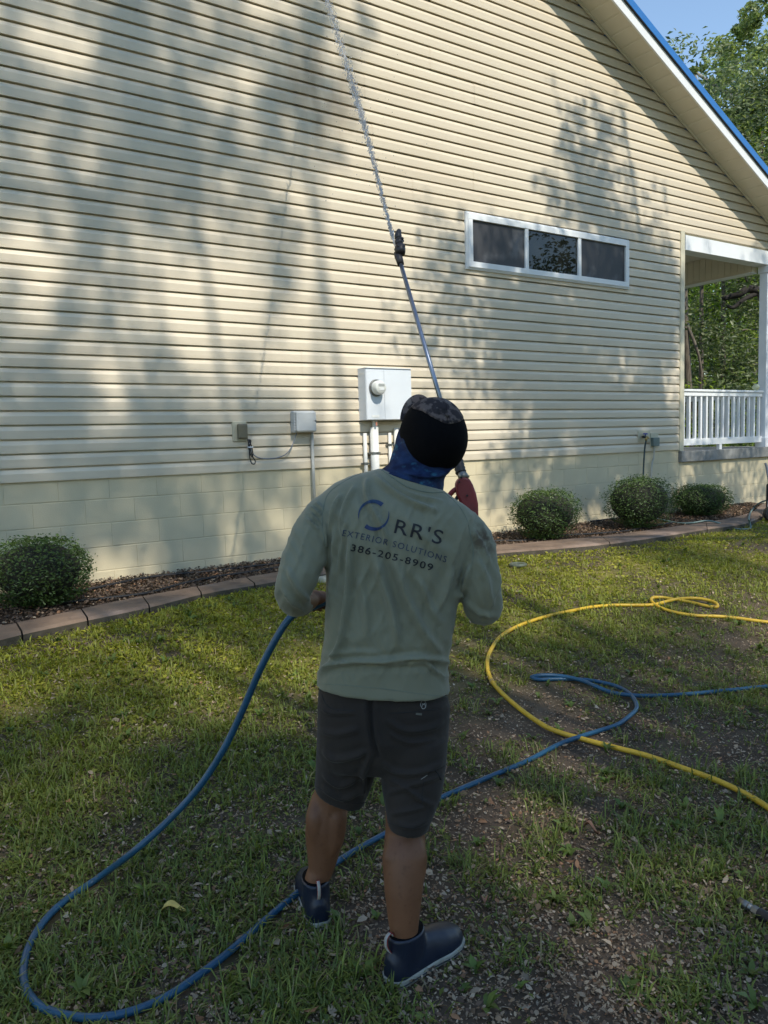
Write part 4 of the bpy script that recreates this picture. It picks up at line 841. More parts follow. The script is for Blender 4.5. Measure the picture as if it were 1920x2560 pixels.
# patches of wall in shade: photo pixel centre, half sizes, clumps per patch, distance to the leaves, clump radius
def shade_p(x, y):
    """how much of the wall is in tree shade, by place on the wall (left part)"""
    g_ = lambda cx, cy, ax, ay: math.exp(-((x - cx) / ax) ** 2 - ((y - cy) / ay) ** 2)
    v = .30 + .75 * g_(380, 430, 190, 170) + .55 * g_(430, 230, 120, 120) + .8 * g_(740, 265, 110, 130) + .3 * g_(300, 60, 60, 60) + .35 * g_(640, 110, 60, 70) + .45 * smooth((y - 930) / 130) * smooth((820 - x) / 120) + .2 * g_(60, 330, 60, 120) + .25 * g_(120, 900, 90, 80)
    v -= .45 * g_(130, 120, 110, 40) + .6 * g_(60, 630, 90, 75) + .6 * g_(620, 300, 40, 60) + .35 * g_(690, 430, 60, 40) + .6 * g_(450, 770, 150, 90) + .3 * g_(600, 670, 80, 60) + .6 * g_(850, 700, 130, 210) + .35 * g_(680, 800, 90, 150) + .35 * g_(850, 1000, 90, 120) + .4 * g_(950, 300, 90, 300)
    return v * (.15 + 1.5 * float(fbm(x / 70, y / 200, 17, 3))) + .55 * math.exp(-((x - 775 + (y - 100) * .148) / 42) ** 2) * float(smooth((y + 60) / 120) * smooth((960 - y) / 120))
cl = []
while len(cl) < 1050:
    x, y = rng.uniform(-250, 930), rng.uniform(-150, 1460)
    if rng.uniform() < shade_p(x, y): cl.append((*back(wallp(x, y), rng.uniform(15, 25)), rng.uniform(.06, .30)))
shade_tree((2.5, -12.0, -.1), 18, "tall oak out of frame behind the viewpoint shading the left wall", np.array(cl), 9, .14, 400)
sharp = [(1490, 480, 70, 140, 95, .10, 16), (1440, 340, 45, 110, 34, .07, 10), (1530, 340, 30, 110, 22, .07, 10), (1380, 480, 40, 100, 20, .08, 10), (1560, 600, 90, 80, 46, .11, 16), (1420, 540, 60, 100, 9, .14, 14), (1630, 560, 50, 70, 5, .14, 12), (1300, 640, 160, 60, 24, .2, 24), (1130, 640, 60, 100, 10, .16, 16), (1520, 330, 26, 60, 4, .11, 10), (1650, 470, 30, 50, 2, .1, 10), (1200, 560, 60, 60, 3, .12, 12),
         (1180, 780, 110, 110, 26, .26, 44), (1330, 830, 120, 110, 38, .28, 50), (1480, 800, 130, 120, 66, .28, 56), (1630, 800, 70, 160, 70, .26, 56), (1560, 740, 90, 60, 24, .24, 50), (1430, 1000, 150, 100, 60, .28, 56), (1250, 950, 80, 80, 9, .22, 34), (1570, 1060, 120, 80, 60, .28, 56), (1640, 1180, 100, 80, 30, .28, 50), (1480, 1200, 140, 70, 50, .28, 56), (1300, 1200, 100, 90, 17, .25, 40), (1800, 1200, 120, 80, 44, .3, 50), (1090, 860, 40, 120, 6, .18, 26), (1860, 1050, 60, 120, 24, .3, 50), (1060, 1150, 50, 60, 5, .22, 30), (1900, 850, 50, 180, 20, .28, 50), (1040, 720, 25, 50, 2, .1, 12), (1750, 635, 25, 20, 2, .1, 9)]
cl = []; cp_ = []
for (cx, cy, ax, ay, n, rr, per) in sharp:
    for k in range(n):
        P = wallp(cx + rng.normal(0, .55) * ax, cy + rng.normal(0, .55) * ay); cl.append((*back(P, rng.uniform(7.5, 12)), rng.uniform(.6, 1.25) * rr)); cp_.append(per)
cl = np.array(cl)[np.repeat(np.arange(len(cl)), np.array(cp_) // 8)]; cl[:, :3] += rng.normal(0, .05, (len(cl), 3))
shade_tree((8.5, -3.2, -.1), 11, "leafy oak out of frame at the right shading the wall under the window", cl, 9, .095, 401, .28, 1.35)
cl = []
for k in range(1250):
    x = rng.uniform(-3.5, 13); y = rng.uniform(-3.5, 6.3)
    t = x * FW[0] + y * FW[1]; u = x * RT[0] + y * RT[1]
    keep = .68 - .52 * float(smooth((t - 2.7) / 1.8)) * (.5 + .5 * float(smooth((u + .3) / 1.2)))
    if rng.uniform() > keep * (.45 + 1.1 * float(vnoise(x * 1.1, y * 1.1, 91))): continue
    P = np.array([x, y, float(ground_z(x, y))]); cl.append((*back(P, rng.uniform(27, 36)), rng.uniform(.4, .75)))
for k in range(95):
    P = at(rng.uniform(740, 1200), rng.uniform(1000, 2400), 2.2); cl.append((*(back(P, rng.uniform(24, 32))), rng.uniform(.25, .4)))
cl = np.array(cl); left = cl[:, 0] < 4
shade_tree((-1.0, -21.0, -.1), 24, "big oak out of frame at the left shading the lawn", cl[left], 40, .24, 402, .45)
shade_tree((9.5, -20.0, -.1), 24, "big oak out of frame at the right shading the lawn", cl[~left], 40, .24, 403, .45)
#==PERSON==
# ------------------------------------------------------------------ the man
FH = np.array([FW[0], FW[1], 0]); FH /= np.linalg.norm(FH); RH = np.array([FH[1], -FH[0], 0]); ZU = np.array([0, 0, 1.0])
def z5(x, y): return (640 + x / 2.514, 940 + y / 2.514)
def z6(x, y): return (640 + x / 2.4045, 1640 + y / 2.4045)
def ring(L, R, t, b, n=32, e=2.35, t2=None):
    A = at(*L, t); B = at(*R, t2 or t); c = (A + B) / 2; a = (B - A) / 2; ah = a / np.linalg.norm(a); f = FH - ah * (FH @ ah); f /= np.linalg.norm(f)
    sp = lambda v: math.copysign(abs(v) ** (2 / e), v)
    return [c + a * sp(math.cos(2 * math.pi * k / n)) + f * b * sp(math.sin(2 * math.pi * k / n)) for k in range(n)]
def project(V):
    D = V - CAM; d = D @ FW; return 960 + F * (D @ RT) / d, 1280 - F * (D @ UP) / d
def displace(o, folds, wr=1.0):
    me = o.data; n = len(me.vertices); V = np.empty(n * 3, np.float32); N = np.empty(n * 3, np.float32); me.vertices.foreach_get("co", V); me.vertices.foreach_get("normal", N)
    V = V.reshape(-1, 3).astype(float); N = N.reshape(-1, 3).astype(float); off = np.array(o.matrix_world.translation) * 0
    px, py = project(V); view = V - CAM; view /= np.linalg.norm(view, axis=1)[:, None]; fc = smooth((-(N * view).sum(1) + .05) / .35); tot = np.zeros(n)
    for pts, wd, h in folds:
        P = np.array(spline(pts, 5)) if len(pts) > 2 else np.array(pts, float); best = np.full(n, 1e9); tt = np.zeros(n); Ls = np.r_[0, np.cumsum(np.linalg.norm(np.diff(P, axis=0), axis=1))]
        for i in range(len(P) - 1):
            a, b = P[i], P[i + 1]; ab = b - a; l2 = ab @ ab + 1e-9; u = np.clip(((px - a[0]) * ab[0] + (py - a[1]) * ab[1]) / l2, 0, 1)
            dd = np.hypot(px - a[0] - u * ab[0], py - a[1] - u * ab[1]); m = dd < best; best[m] = dd[m]; tt[m] = (Ls[i] + u[m] * math.sqrt(l2)) / Ls[-1]
        wd = wd * .85; env = 2.9 * np.clip(np.minimum(tt, 1 - tt) * 5, 0, 1) ** .7
        tot += h * env * (np.exp(-(best / wd) ** 2) - .45 * np.exp(-(best / (2.2 * wd)) ** 2))
    rdg = lambda a, b, sd: 1 - np.abs(2 * fbm(a, b, sd, 3) - 1); sk = px + .35 * py
    tot += .0012 * (fbm(px / 40, py / 70, 3) - .5) + wr * smooth((1735 - py) / 60 + (py > 1765)) * smooth((py - 1232) / 50) * (.0065 * rdg(sk / 34, py / 150, 5) ** 3 + .004 * rdg((px - .5 * py) / 20, (py + .3 * px) / 70, 8) ** 3)
    V += N * (tot * fc)[:, None]; me.vertices.foreach_set("co", V.astype(np.float32).ravel()); me.update()
foot0 = gnd(890, 2400)
man = empty("person", foot0, "man in sage long sleeved shirt, charcoal shorts and navy boots seen from behind, spraying upward", "person")
# --- body
body = MB()
HEEL_L = gnd(801, 2324); DIR_L = np.array([.34, .940, 0]); HEEL_R = gnd(972, 2466); DIR_R = gnd(1137, 2352) - HEEL_R; DIR_R[2] = 0; DIR_R /= np.linalg.norm(DIR_R); FL = .29
ANK_L = HEEL_L + DIR_L * .065 + [0, 0, .12]; ANK_R = HEEL_R + DIR_R * .065 + [0, 0, .12]
tL = float((ANK_L - CAM) @ FW); tR = float((ANK_R - CAM) @ FW)
legL = [at(868, 1850, 2.30), at(838, 1960, tL - .03), at(814, 2060, tL - .01), at(810, 2105, tL), at(803, 2170, tL), ANK_L, HEEL_L + DIR_L * .085 + [0, 0, .05]]
body.tube(spline(legL, 5), np.interp(np.linspace(0, 6, 31), range(7), [.075, .056, .0625, .0585, .041, .036, .040]), 20)
legR = [at(1030, 1880, 2.24), at(1018, 1990, 2.2), at(1013, 2080, tR + .05), at(1011, 2145, tR + .02), at(1009, 2230, tR), ANK_R, HEEL_R + DIR_R * .085 + [0, 0, .05]]
body.tube(spline(legR, 5), np.interp(np.linspace(0, 6, 31), range(7), [.078, .060, .0575, .062, .054, .038, .040]), 20)
for cx_, y0_, t_, k_ in ((818, 1985, tL - .01, 1.0), (1014, 2085, tR + .04, 1.08)):                 # the two heads of each calf muscle
    for s_ in (-1, 1): body.tube(spline([at(cx_ + s_ * 20, y0_, t_ - .012), at(cx_ - 2 + s_ * 25 * k_, y0_ + 55, t_ - .034), at(cx_ - 4 + s_ * 22 * k_, y0_ + 105 + 8 * s_, t_ - .026), at(cx_ - 8 + s_ * 8, y0_ + 165, t_ - .012)], 5), np.interp(np.linspace(0, 3, 16), range(4), [.020, .034, .031, .012]), 12)
body.loft([ring((845, 1890), (1080, 1890), 2.26, .08), ring((828, 1780), (1095, 1790), 2.25, .09), ring((838, 1640), (1092, 1650), 2.23, .09), ring((835, 1480), (1120, 1500), 2.21, .10), ring((830, 1330), (1150, 1380), 2.2, .10), ring((870, 1230), (1140, 1285), 2.2, .08), ring((985, 1185), (1095, 1215), 2.2, .055), ring((1042, 1132), (1122, 1158), 2.2, .045)])
# arms, forearms and hands
armL = [at(820, 1270, 2.19), at(775, 1370, 2.15), at(735, 1478, 2.13), at(750, 1505, 2.25), at(775, 1502, 2.36)]
body.tube(spline(armL, 5), np.interp(np.linspace(0, 4, 21), range(5), [.045, .042, .034, .031, .028]), 14)
armR = [at(1165, 1330, 2.2), at(1190, 1420, 2.18), at(1206, 1515, 2.22), at(1180, 1440, 2.38), at(1146, 1350, 2.50)]
body.tube(spline(armR, 5), np.interp(np.linspace(0, 4, 21), range(5), [.045, .044, .036, .033, .028]), 14)
def fist(mb, C, A, N, wrist, r_obj, side=1):
    """hand closed round a bar through C along A; N points to the back of the hand; fingers wrap round the bar"""
    A = np.array(A, float); A /= np.linalg.norm(A); N = N - A * (N @ A); N /= np.linalg.norm(N); B = np.cross(A, N) * side; fr = .0088; R = r_obj + fr * .95
    mb.tube([wrist, C + N * (R + .012) - A * .030, C + N * (R + .008) + A * .0], [.027, .030, .024], 12, flat=1.0)
    mb.ball(C + N * (R + .006) - A * .004, [.040, .020, .030], ax=np.stack([A, N, B]))
    for k, (ln, off) in enumerate(((.92, .030), (1.0, .011), (.95, -.008), (.8, -.026))):
        pts = []; c = C + A * off
        for j in range(8):
            an = math.radians(70 + 215 * ln * j / 7); bump = .0035 if j in (2, 4) else 0
            pts.append(c + (N * math.sin(an) - B * math.cos(an) * -1) * (R + bump) + A * .002 * j)
        mb.tube(spline(pts, 2), list(np.linspace(fr * 1.08, fr * .82, 15)), 10); mb.ball(pts[-1], fr * .85, nu=8, nv=6)
    th = [C + N * (R + .010) - A * .032 + B * -.012, C + N * (R * .8) - B * (R + .004) * 1.0 - A * .006, C + N * .004 - B * (R + .006) + A * .022, C - B * (R + .004) + A * .046]
    mb.tube(spline(th, 4), list(np.linspace(.0135, .0095, 13)), 10); mb.ball(th[-1], .0095, nu=8, nv=6)
fist(body, HC, HA, UP * 1.0 - FW * .35, at(762, 1499, 2.345), .011, 1)
GRIP = at(1150, 1305, 2.50)
fist(body, GRIP, at(1165, 1200, 2.52) - at(1150, 1330, 2.48), FH * -.4 + RH * .9, at(1146, 1352, 2.49), .014, 1)
# --- head frame
HCn = at(1083, 1093, 2.20)
Uh = RH * .33 + ZU * .55 - FH * .76; Uh /= np.linalg.norm(Uh); Fh = RH * -.27 + ZU * .80 + FH * .53; Fh -= Uh * (Fh @ Uh); Fh /= np.linalg.norm(Fh); Xh = np.cross(Fh, Uh)
HEADAX = np.stack([Xh, Fh, Uh])
def hp(x, f, u): return HCn + Xh * x + Fh * f + Uh * u
body.ball(HCn, [.076, .094, .100], HEADAX, 24, 18)
body.ball(hp(0, .040, -.060), [.056, .056, .062], HEADAX, 18, 12)              # jaw
body.tube([hp(0, .088, .010), hp(0, .104, -.012), hp(0, .108, -.030), hp(0, .092, -.038)], [.010, .011, .015, .010], 10)   # nose
body.tube([hp(-.028, .086, -.062), hp(0, .094, -.060), hp(.028, .086, -.062)], [.006, .009, .006], 8)                      # lips
body.tube([hp(-.045, .080, .024), hp(0, .094, .022), hp(.045, .080, .024)], [.008, .009, .008], 8)                         # brow
for sx in (-1, 1):
    body.ball(hp(.072 * sx, -.005, -.016), [.006, .016, .026], HEADAX, 10, 8)
body.tube([at(1050, 1215, 2.2), hp(0, -.03, -.05)], [.046, .046], 14)
bo = remeshed("body", body, M['skin'], man, .0048, 5, .5)
for sx in (-1, 1):
    g = MB(); g.ball(hp(.031 * sx, .078, .004), .0115, HEADAX, 12, 8); part(g, "eye", M['meter_plate'], man, 0, True)
    g = MB(); g.ball(hp(.031 * sx, .0865, .004), .0052, HEADAX, 10, 8); part(g, "iris", M['hair'], man, 0, True)
# --- gaiter
g = MB()
def gring(c, x, f, rx, rf, n=28):
    x = x / np.linalg.norm(x); f = f - x * (f @ x); f /= np.linalg.norm(f); return [c + x * rx * math.cos(2 * math.pi * k / n) + f * rf * math.sin(2 * math.pi * k / n) for k in range(n)]
sh = at(1107, 1228, 2.2) - at(952, 1174, 2.2)
nk = (at(952, 1174, 2.2) + at(1107, 1228, 2.2)) / 2
rings = []
for f_, wx, wf in ((0, .095, .084), (.10, .089, .080), (.22, .084, .084), (.36, .083, .092), (.5, .084, .100), (.64, .086, .104), (.78, .088, .105), (.9, .089, .107), (1.0, .089, .107), (1.2, .087, .105)):
    f_2 = f_; f_ = min(f_, 1); c = nk * (1 - f_) + hp(0, .0, -.022 + .12 * (f_2 - f_)) * f_; x = sh / np.linalg.norm(sh) * (1 - f_) + Xh * f_; fd = FH * (1 - f_) + Fh * f_
    r_ = gring(c, x, fd, wx, wf); rings.append([q + Uh * (-.22 * ((q - c) @ Fh)) * f_ for q in r_])
for i, r_ in enumerate(rings):
    for k in range(len(r_)):
        an = 2 * math.pi * k / len(r_); r_[k] = r_[k] + (r_[k] - np.mean(r_, axis=0)) * (.035 * math.sin(i * 2.4 + 1.7 * math.sin(an * 2)) + .02 * math.sin(an * 5 + i * 1.3))
g.loft(rings, caps=False); o = part(g, "neck_gaiter", M['gaiter'], man, 0, True); o.modifiers.new("s", 'SUBSURF').levels = 2; o.modifiers["s"].render_levels = 2; sd = o.modifiers.new("t", 'SOLIDIFY'); sd.thickness = .002; evaluated(o)
# --- cap
cap = empty("cap", HCn); cap.name = "cap"; cap.parent = man; cap.matrix_parent_inverse = Matrix.Translation(-Vector([float(c) for c in man.location])); cap["label"] = "worn cap with dark camouflage front, curved brim and black mesh back"
def cpart(mb, name, m, bevel=0):
    o = mb.build(name, m, None, sm=True, bevel=bevel); bpy.context.view_layer.update(); o.parent = cap; o.matrix_parent_inverse = cap.matrix_world.inverted(); return o
RX, RF, RU = .0895, .1085, .110
def rzf(r, z, f): return RH * r + ZU * z + FH * f
NP = rzf(.214, .966, -.142); NP /= np.linalg.norm(NP); E1 = -FH - NP * (-FH @ NP); E1 /= np.linalg.norm(E1); E2 = np.cross(NP, E1)
def cpt(th, ph, k=1.0):
    v = NP * math.cos(th) + (E1 * math.cos(ph) + E2 * math.sin(ph)) * math.sin(th); x, f, u = v @ Xh, v @ Fh, v @ Uh; e = 2.2
    q = (abs(x / RX) ** e + abs(f / RF) ** e + abs(u / RU) ** e) ** (-1 / e); return HCn + v * q * k
def cap_patch(p0, p1, name, m, th0, th1, k, nph=36, nth=12):
    g = MB(); vs = []; fs = []
    for i in range(nph + 1):
        ph = p0 + (p1 - p0) * i / nph; a_ = th0(ph); b_ = th1(ph)
        for j in range(nth + 1): vs.append(cpt(a_ + (b_ - a_) * j / nth + 1e-3, ph, k))
    for i in range(nph):
        for j in range(nth): a = i * (nth + 1) + j; fs.append((a, a + 1, a + nth + 2, a + nth + 1))
    g.add(vs, fs); o = cpart(g, name, m); s_ = o.modifiers.new("t", 'SOLIDIFY'); s_.thickness = .003; s_.offset = -1; evaluated(o); return o
rad_ = math.radians
cth = lambda ph: rad_(45 + 11 * max(0, 1 - abs(ph - .22) / .9) + 4 * math.cos(ph) + 62 * float(smooth((abs((ph + math.pi) % (2 * math.pi) - math.pi) - rad_(95)) / rad_(60))) + 1.6 * math.sin(ph * 3))
cap_patch(rad_(16), rad_(180), "front_panel", M['camo'], lambda p: 0, cth, 1.014)
cap_patch(rad_(-180), rad_(15), "front_panel", M['camo'], lambda p: 0, cth, 1.011)
cap_patch(rad_(-118), rad_(118), "mesh_back", M['cap_mesh'], lambda p: rad_(44), lambda p: rad_(128 + 12 * math.cos(p)), 1.0, 48, 16)
g = MB(); g.ball(cpt(rad_(47), rad_(14), 1.03), [.007, .007, .004], HEADAX, 10, 6); cpart(g, "button", M['camo'])
g = MB(); vs = []; fs = []; nb, nr = 22, 7
BC = at(1060, 1050, 2.28)
bdir = FH * .42 + ZU * .85 - RH * .14; bdir /= np.linalg.norm(bdir); bx_ = np.cross(bdir, Uh); bx_ /= np.linalg.norm(bx_); bu = np.cross(bx_, bdir)
for i in range(nb + 1):
    ph = math.radians(-80 + 160 * i / nb)
    for j in range(nr + 1):
        q = j / nr; rx_, rf_ = .046 + .018 * q, .02 + .066 * q
        vs.append(BC + bx_ * math.sin(ph) * rx_ + bdir * (math.cos(ph) * rf_ + .0) + bu * (-.030 * math.sin(ph) ** 2 + .0))
for i in range(nb):
    for j in range(nr): a = i * (nr + 1) + j; fs.append((a, a + nr + 1, a + nr + 2, a + 1))
g.add(vs, fs); o = cpart(g, "brim", M['camo']); s_ = o.modifiers.new("t", 'SOLIDIFY'); s_.thickness = .004; evaluated(o)
# hair below the cap at the back
g = MB(); vs = []; fs = []
for i in range(25):
    ph = rad_(-142 + 284 * i / 24)
    for j in range(9): vs.append(cpt(rad_(60 + 90 * j / 8), ph, .962))
for i in range(24):
    for j in range(8): a = i * 9 + j; fs.append((a, a + 1, a + 10, a + 9))
g.add(vs, fs); part(g, "hair", M['hair'], man, 0, True)
# --- shirt
stain = at(*z5(1430, 1030), 2.14)
M['shirt'] = shirt_mat(stain)
s = MB()
s.loft([ring((791, 1706), (1126, 1724), 2.24, .140), ring((794, 1686), (1121, 1698), 2.24, .139), ring((802, 1650), (1117, 1665), 2.235, .132), ring((811, 1590), (1123, 1620), 2.225, .126), ring((815, 1500), (1136, 1560), 2.215, .124), ring((815, 1440), (1146, 1500), 2.21, .126),
        ring((813, 1380), (1160, 1440), 2.205, .130), ring((800, 1320), (1185, 1380), 2.20, .130), ring((792, 1268), (1203, 1330), 2.20, .124), ring((806, 1232), (1190, 1296), 2.20, .114), ring((836, 1207), (1170, 1268), 2.20, .104), ring((880, 1188), (1138, 1247), 2.20, .092), ring((930, 1176), (1116, 1231), 2.20, .084), ring((950, 1170), (1108, 1225), 2.20, .080)])
s.tube(spline([at(855, 1262, 2.2), at(818, 1288, 2.19), at(783, 1340, 2.165), at(759, 1400, 2.145), at(741, 1455, 2.13), at(732, 1482, 2.16), at(738, 1503, 2.25), at(751, 1506, 2.32)], 5), np.interp(np.linspace(0, 7, 36), range(8), [.050, .061, .061, .057, .053, .049, .045, .0405]), 20)
s.tube(spline([at(1130, 1300, 2.2), at(1168, 1335, 2.2), at(1183, 1375, 2.19), at(1194, 1440, 2.185), at(1204, 1492, 2.20), at(1206, 1512, 2.24), at(1192, 1480, 2.34), at(1165, 1410, 2.43), at(1148, 1360, 2.48)], 5), np.interp(np.linspace(0, 8, 41), range(9), [.050, .060, .062, .060, .058, .057, .050, .043, .038]), 20)
shirt = remeshed("shirt", s, M['shirt'], man, .0062, 8, .5)
def Z(pts): return [z5(*p) for p in pts]
folds = [(Z([(700, 640), (690, 740), (740, 850), (800, 960), (820, 1050)]), 9, .010), (Z([(740, 620), (860, 720), (980, 790), (1150, 860)]), 9, .008), (Z([(800, 620), (930, 720), (1080, 770), (1180, 790)]), 6, .005),
         (Z([(620, 690), (565, 800), (545, 900), (540, 1020)]), 7, .008), (Z([(530, 740), (490, 850), (470, 980)]), 7, .007), (Z([(585, 850), (560, 980), (540, 1100), (520, 1250)]), 6, .006), (Z([(500, 930), (500, 1100), (480, 1300), (470, 1450)]), 7, .006),
         (Z([(600, 1000), (590, 1250), (565, 1500), (525, 1700), (430, 1870)]), 10, .013), (Z([(740, 1100), (800, 1300), (860, 1500), (900, 1720)]), 14, .010), (Z([(870, 1150), (950, 1400), (1050, 1600), (1170, 1760)]), 14, .009), (Z([(1010, 1250), (1080, 1420), (1150, 1560)]), 10, .006),
         (Z([(1230, 1200), (1190, 1330), (1130, 1480)]), 9, .007), (Z([(1345, 1180), (1310, 1320), (1250, 1400)]), 9, .010), (Z([(395, 1880), (480, 1815), (650, 1790), (850, 1785), (1000, 1765), (1110, 1775), (1210, 1800)]), 9, .014), (Z([(790, 1820), (950, 1805), (1060, 1800), (1130, 1860), (1180, 1900)]), 7, .008), (Z([(430, 1760), (600, 1740), (800, 1745)]), 10, .005),
         (Z([(350, 830), (410, 885)]), 4, .006), (Z([(338, 865), (405, 930)]), 4, .006), (Z([(325, 900), (395, 975)]), 4, .005), (Z([(375, 800), (425, 840)]), 4, .005), (Z([(430, 1000), (440, 1080)]), 5, .005),
         (Z([(200, 1200), (260, 1330), (340, 1420)]), 8, .006), (Z([(170, 1330), (240, 1420), (300, 1470)]), 6, .005), (Z([(1400, 1150), (1450, 1300), (1480, 1450)]), 10, .006), (Z([(1320, 1400), (1400, 1480), (1500, 1500)]), 8, .005), (Z([(1350, 960), (1420, 1080), (1470, 1200)]), 8, .004), (Z([(900, 860), (1040, 1000), (1200, 1120)]), 16, .004), (Z([(640, 1250), (690, 1450), (700, 1650)]), 12, .005)]
displace(shirt, folds)
def bvh(o): me = o.data; return BVHTree.FromPolygons([v.co for v in me.vertices], [p.vertices for p in me.polygons])
tree_s = bvh(shirt)
def cast(tr, x, y, off=.0016):
    d = Vector(ray(x, y)).normalized(); h, n, i, dist = tr.ray_cast(Vector(CAM), d)
    if h is None: return np.array(at(x, y, 2.2))
    if n.dot(d) > 0: n = -n
    return np.array(h) + np.array(n) * off * .6 - np.array(d) * off * .6
def printed(name, V2, faces, m, par, tr, off=.0016, cuts=0):
    me = bpy.data.meshes.new(name); me.from_pydata([(x, y, 0) for x, y in V2], [], faces); bm = bmesh.new(); bm.from_mesh(me)
    bmesh.ops.triangulate(bm, faces=bm.faces, ngon_method='BEAUTY')
    for _ in range(3):
        ed = [e for e in bm.edges if e.calc_length() > 7.0]
        if not ed: break
        bmesh.ops.subdivide_edges(bm, edges=ed, cuts=1); bmesh.ops.triangulate(bm, faces=bm.faces)
    for v in bm.verts: v.co = Vector(cast(tr, v.co.x, v.co.y, off))
    bm.to_mesh(me); bm.free(); o = link_mesh(name, me, m, par); return o
def textprint(body_, P0, P1, hpx, m, name="print_lettering", sp=1.0, bold=0.0, par=None, tr=None, sag=0.0):
    cu = bpy.data.curves.new("t", 'FONT'); cu.body = body_; cu.space_character = sp; cu.offset = bold; cu.resolution_u = 4; to = bpy.data.objects.new("t", cu); COL.objects.link(to); bpy.context.view_layer.update()
    me = bpy.data.meshes.new_from_object(to.evaluated_get(bpy.context.evaluated_depsgraph_get())); bpy.data.objects.remove(to); V = np.array([v.co[:2] for v in me.vertices]); fs = [tuple(p.vertices) for p in me.polygons]; bpy.data.meshes.remove(me)
    u = (V[:, 0] - V[:, 0].min()) / (V[:, 0].max() - V[:, 0].min()); v = V[:, 1] / .69 * hpx
    P0 = np.array(P0, float); P1 = np.array(P1, float); d = P1 - P0; dn = d / np.linalg.norm(d); up = np.array([dn[1], -dn[0]])
    Q = P0 + u[:, None] * d + v[:, None] * up - (sag * 4 * u * (1 - u))[:, None] * np.array([0, 1.0])
    return printed(name, [tuple(q) for q in Q], fs, m, par or shirt_p, tr or tree_s)
shirt_p = man
textprint("RR'S", z5(866, 985), z5(1160, 1060), 35, M['print_black'], sp=1.15, bold=.004)
textprint("EXTERIOR SOLUTIONS", z5(540, 1004), z5(1192, 1172), 15.5, M['print_blue'], sp=1.25, sag=5)
textprint("386-205-8909", z5(592, 1098), z5(1106, 1226), 17, M['print_black'], sp=1.2, bold=.012, sag=3)
def crescent(c, R, a0, a1, wmax, flip):
    n = 22; V = []
    for k in range(n + 1):
        f = k / n; a = math.radians(a0 + (a1 - a0) * f); wd = wmax * f ** .75
        V += [(c[0] + (R) * math.cos(a), c[1] - R * math.sin(a)), (c[0] + (R - wd) * math.cos(a), c[1] - (R - wd) * math.sin(a))]
    return V, [(2 * k, 2 * k + 1, 2 * k + 3, 2 * k + 2) for k in range(n)]
oc = z5(740, 875)
for a0, a1 in ((198, 50), (18, -128)):
    V_, f_ = crescent(oc, 39, a0, a1, 11, 0); printed("print_emblem", V_, f_, M['print_navy'], man, tree_s)
def seam(name, pts, m, tr, r=.0011):
    P = [cast(tr, *p, .0002) for p in spline(pts, 8)]; g = MB(); g.tube(P, r, 6); return part(g, name, m, man, 0, True)
M['seam'] = mat('shirt_seam', (.17, .20, .155), rough=.8, scale=40)
seam("seam", Z([(660, 612), (560, 660), (455, 740), (420, 850), (418, 960), (445, 1080)]), M['seam'], tree_s)
seam("seam", Z([(1185, 735), (1260, 800), (1320, 890), (1350, 1010), (1365, 1120), (1350, 1210)]), M['seam'], tree_s)
seam("seam", [(x, y - 16) for x, y in ((796, 1725), (850, 1728), (958, 1738), (1060, 1752), (1118, 1758))], M['seam'], tree_s, .0009)
seam("collar_seam", Z([(790, 592), (860, 640), (960, 700), (1080, 730), (1175, 732)]), M['seam'], tree_s, .0016)
# cuff at the left wrist
g = MB(); g.tube([at(750, 1506, 2.315), at(757, 1505, 2.335)], [.0425, .0405], 18); part(g, "cuff", M['shirt'], man, .002, True)
# --- shorts
s = MB()
s.loft([ring((800, 1690), (1118, 1735), 2.24, .120), ring((795, 1740), (1126, 1765), 2.245, .130), ring((793, 1810), (1121, 1830), 2.25, .132), ring((792, 1870), (1116, 1880), 2.26, .120), ring((800, 1910), (1108, 1915), 2.26, .09)])
s.loft([ring((795, 1800), (960, 1815), 2.27, .115), ring((791, 1880), (948, 1900), 2.30, .110), ring((789, 1935), (932, 1955), 2.32, .102), ring((787.5, 1954), (914, 1998), 2.335, .096), ring((788, 1964), (912, 2009), 2.335, .095)])
s.loft([ring((940, 1815), (1121, 1830), 2.24, .115), ring((947, 1895), (1116, 1895), 2.235, .108), ring((955, 1970), (1106, 1972), 2.22, .100), ring((963, 2015), (1090, 2015), 2.205, .092), ring((968, 2046), (1074, 2053), 2.20, .088), ring((969, 2056), (1072, 2063), 2.20, .086)])
shorts = remeshed("shorts", s, M['shorts'], man, .0062, 5, .5)
def Y(pts): return [z6(*p) for p in pts]
displace(shorts, [(Y([(740, 620), (700, 480), (690, 300), (690, 230)]), 9, -.008), (Y([(400, 560), (470, 620), (600, 600), (690, 560)]), 10, .007), (Y([(380, 440), (480, 470), (620, 440)]), 10, .006), (Y([(390, 300), (450, 340), (600, 340)]), 7, .005), (Y([(780, 380), (900, 450), (1060, 430), (1130, 380)]), 9, .006), (Y([(800, 460), (920, 520), (1090, 500)]), 8, .005),
                  (Y([(760, 640), (850, 700), (1000, 700), (1130, 640)]), 8, .007), (Y([(790, 740), (900, 780), (1050, 740), (1130, 700)]), 8, .006), (Y([(790, 830), (900, 800), (1000, 870), (1080, 900)]), 8, .007), (Y([(800, 950), (920, 930), (1040, 900)]), 8, .005), (Y([(830, 1000), (930, 1030), (1040, 980)]), 8, .004), (Y([(400, 700), (500, 780), (640, 720)]), 9, .006), (Y([(390, 790), (520, 860), (650, 800)]), 8, .005), (Y([(700, 560), (650, 700), (640, 860)]), 9, .007)])
tree_p = bvh(shorts); M['stitch'] = mat('dark_stitching', (.016, .015, .016), rough=.9)
seam("back_seam", Y([(690, 232), (692, 350), (705, 470), (735, 610)]), M['stitch'], tree_p, .0012)
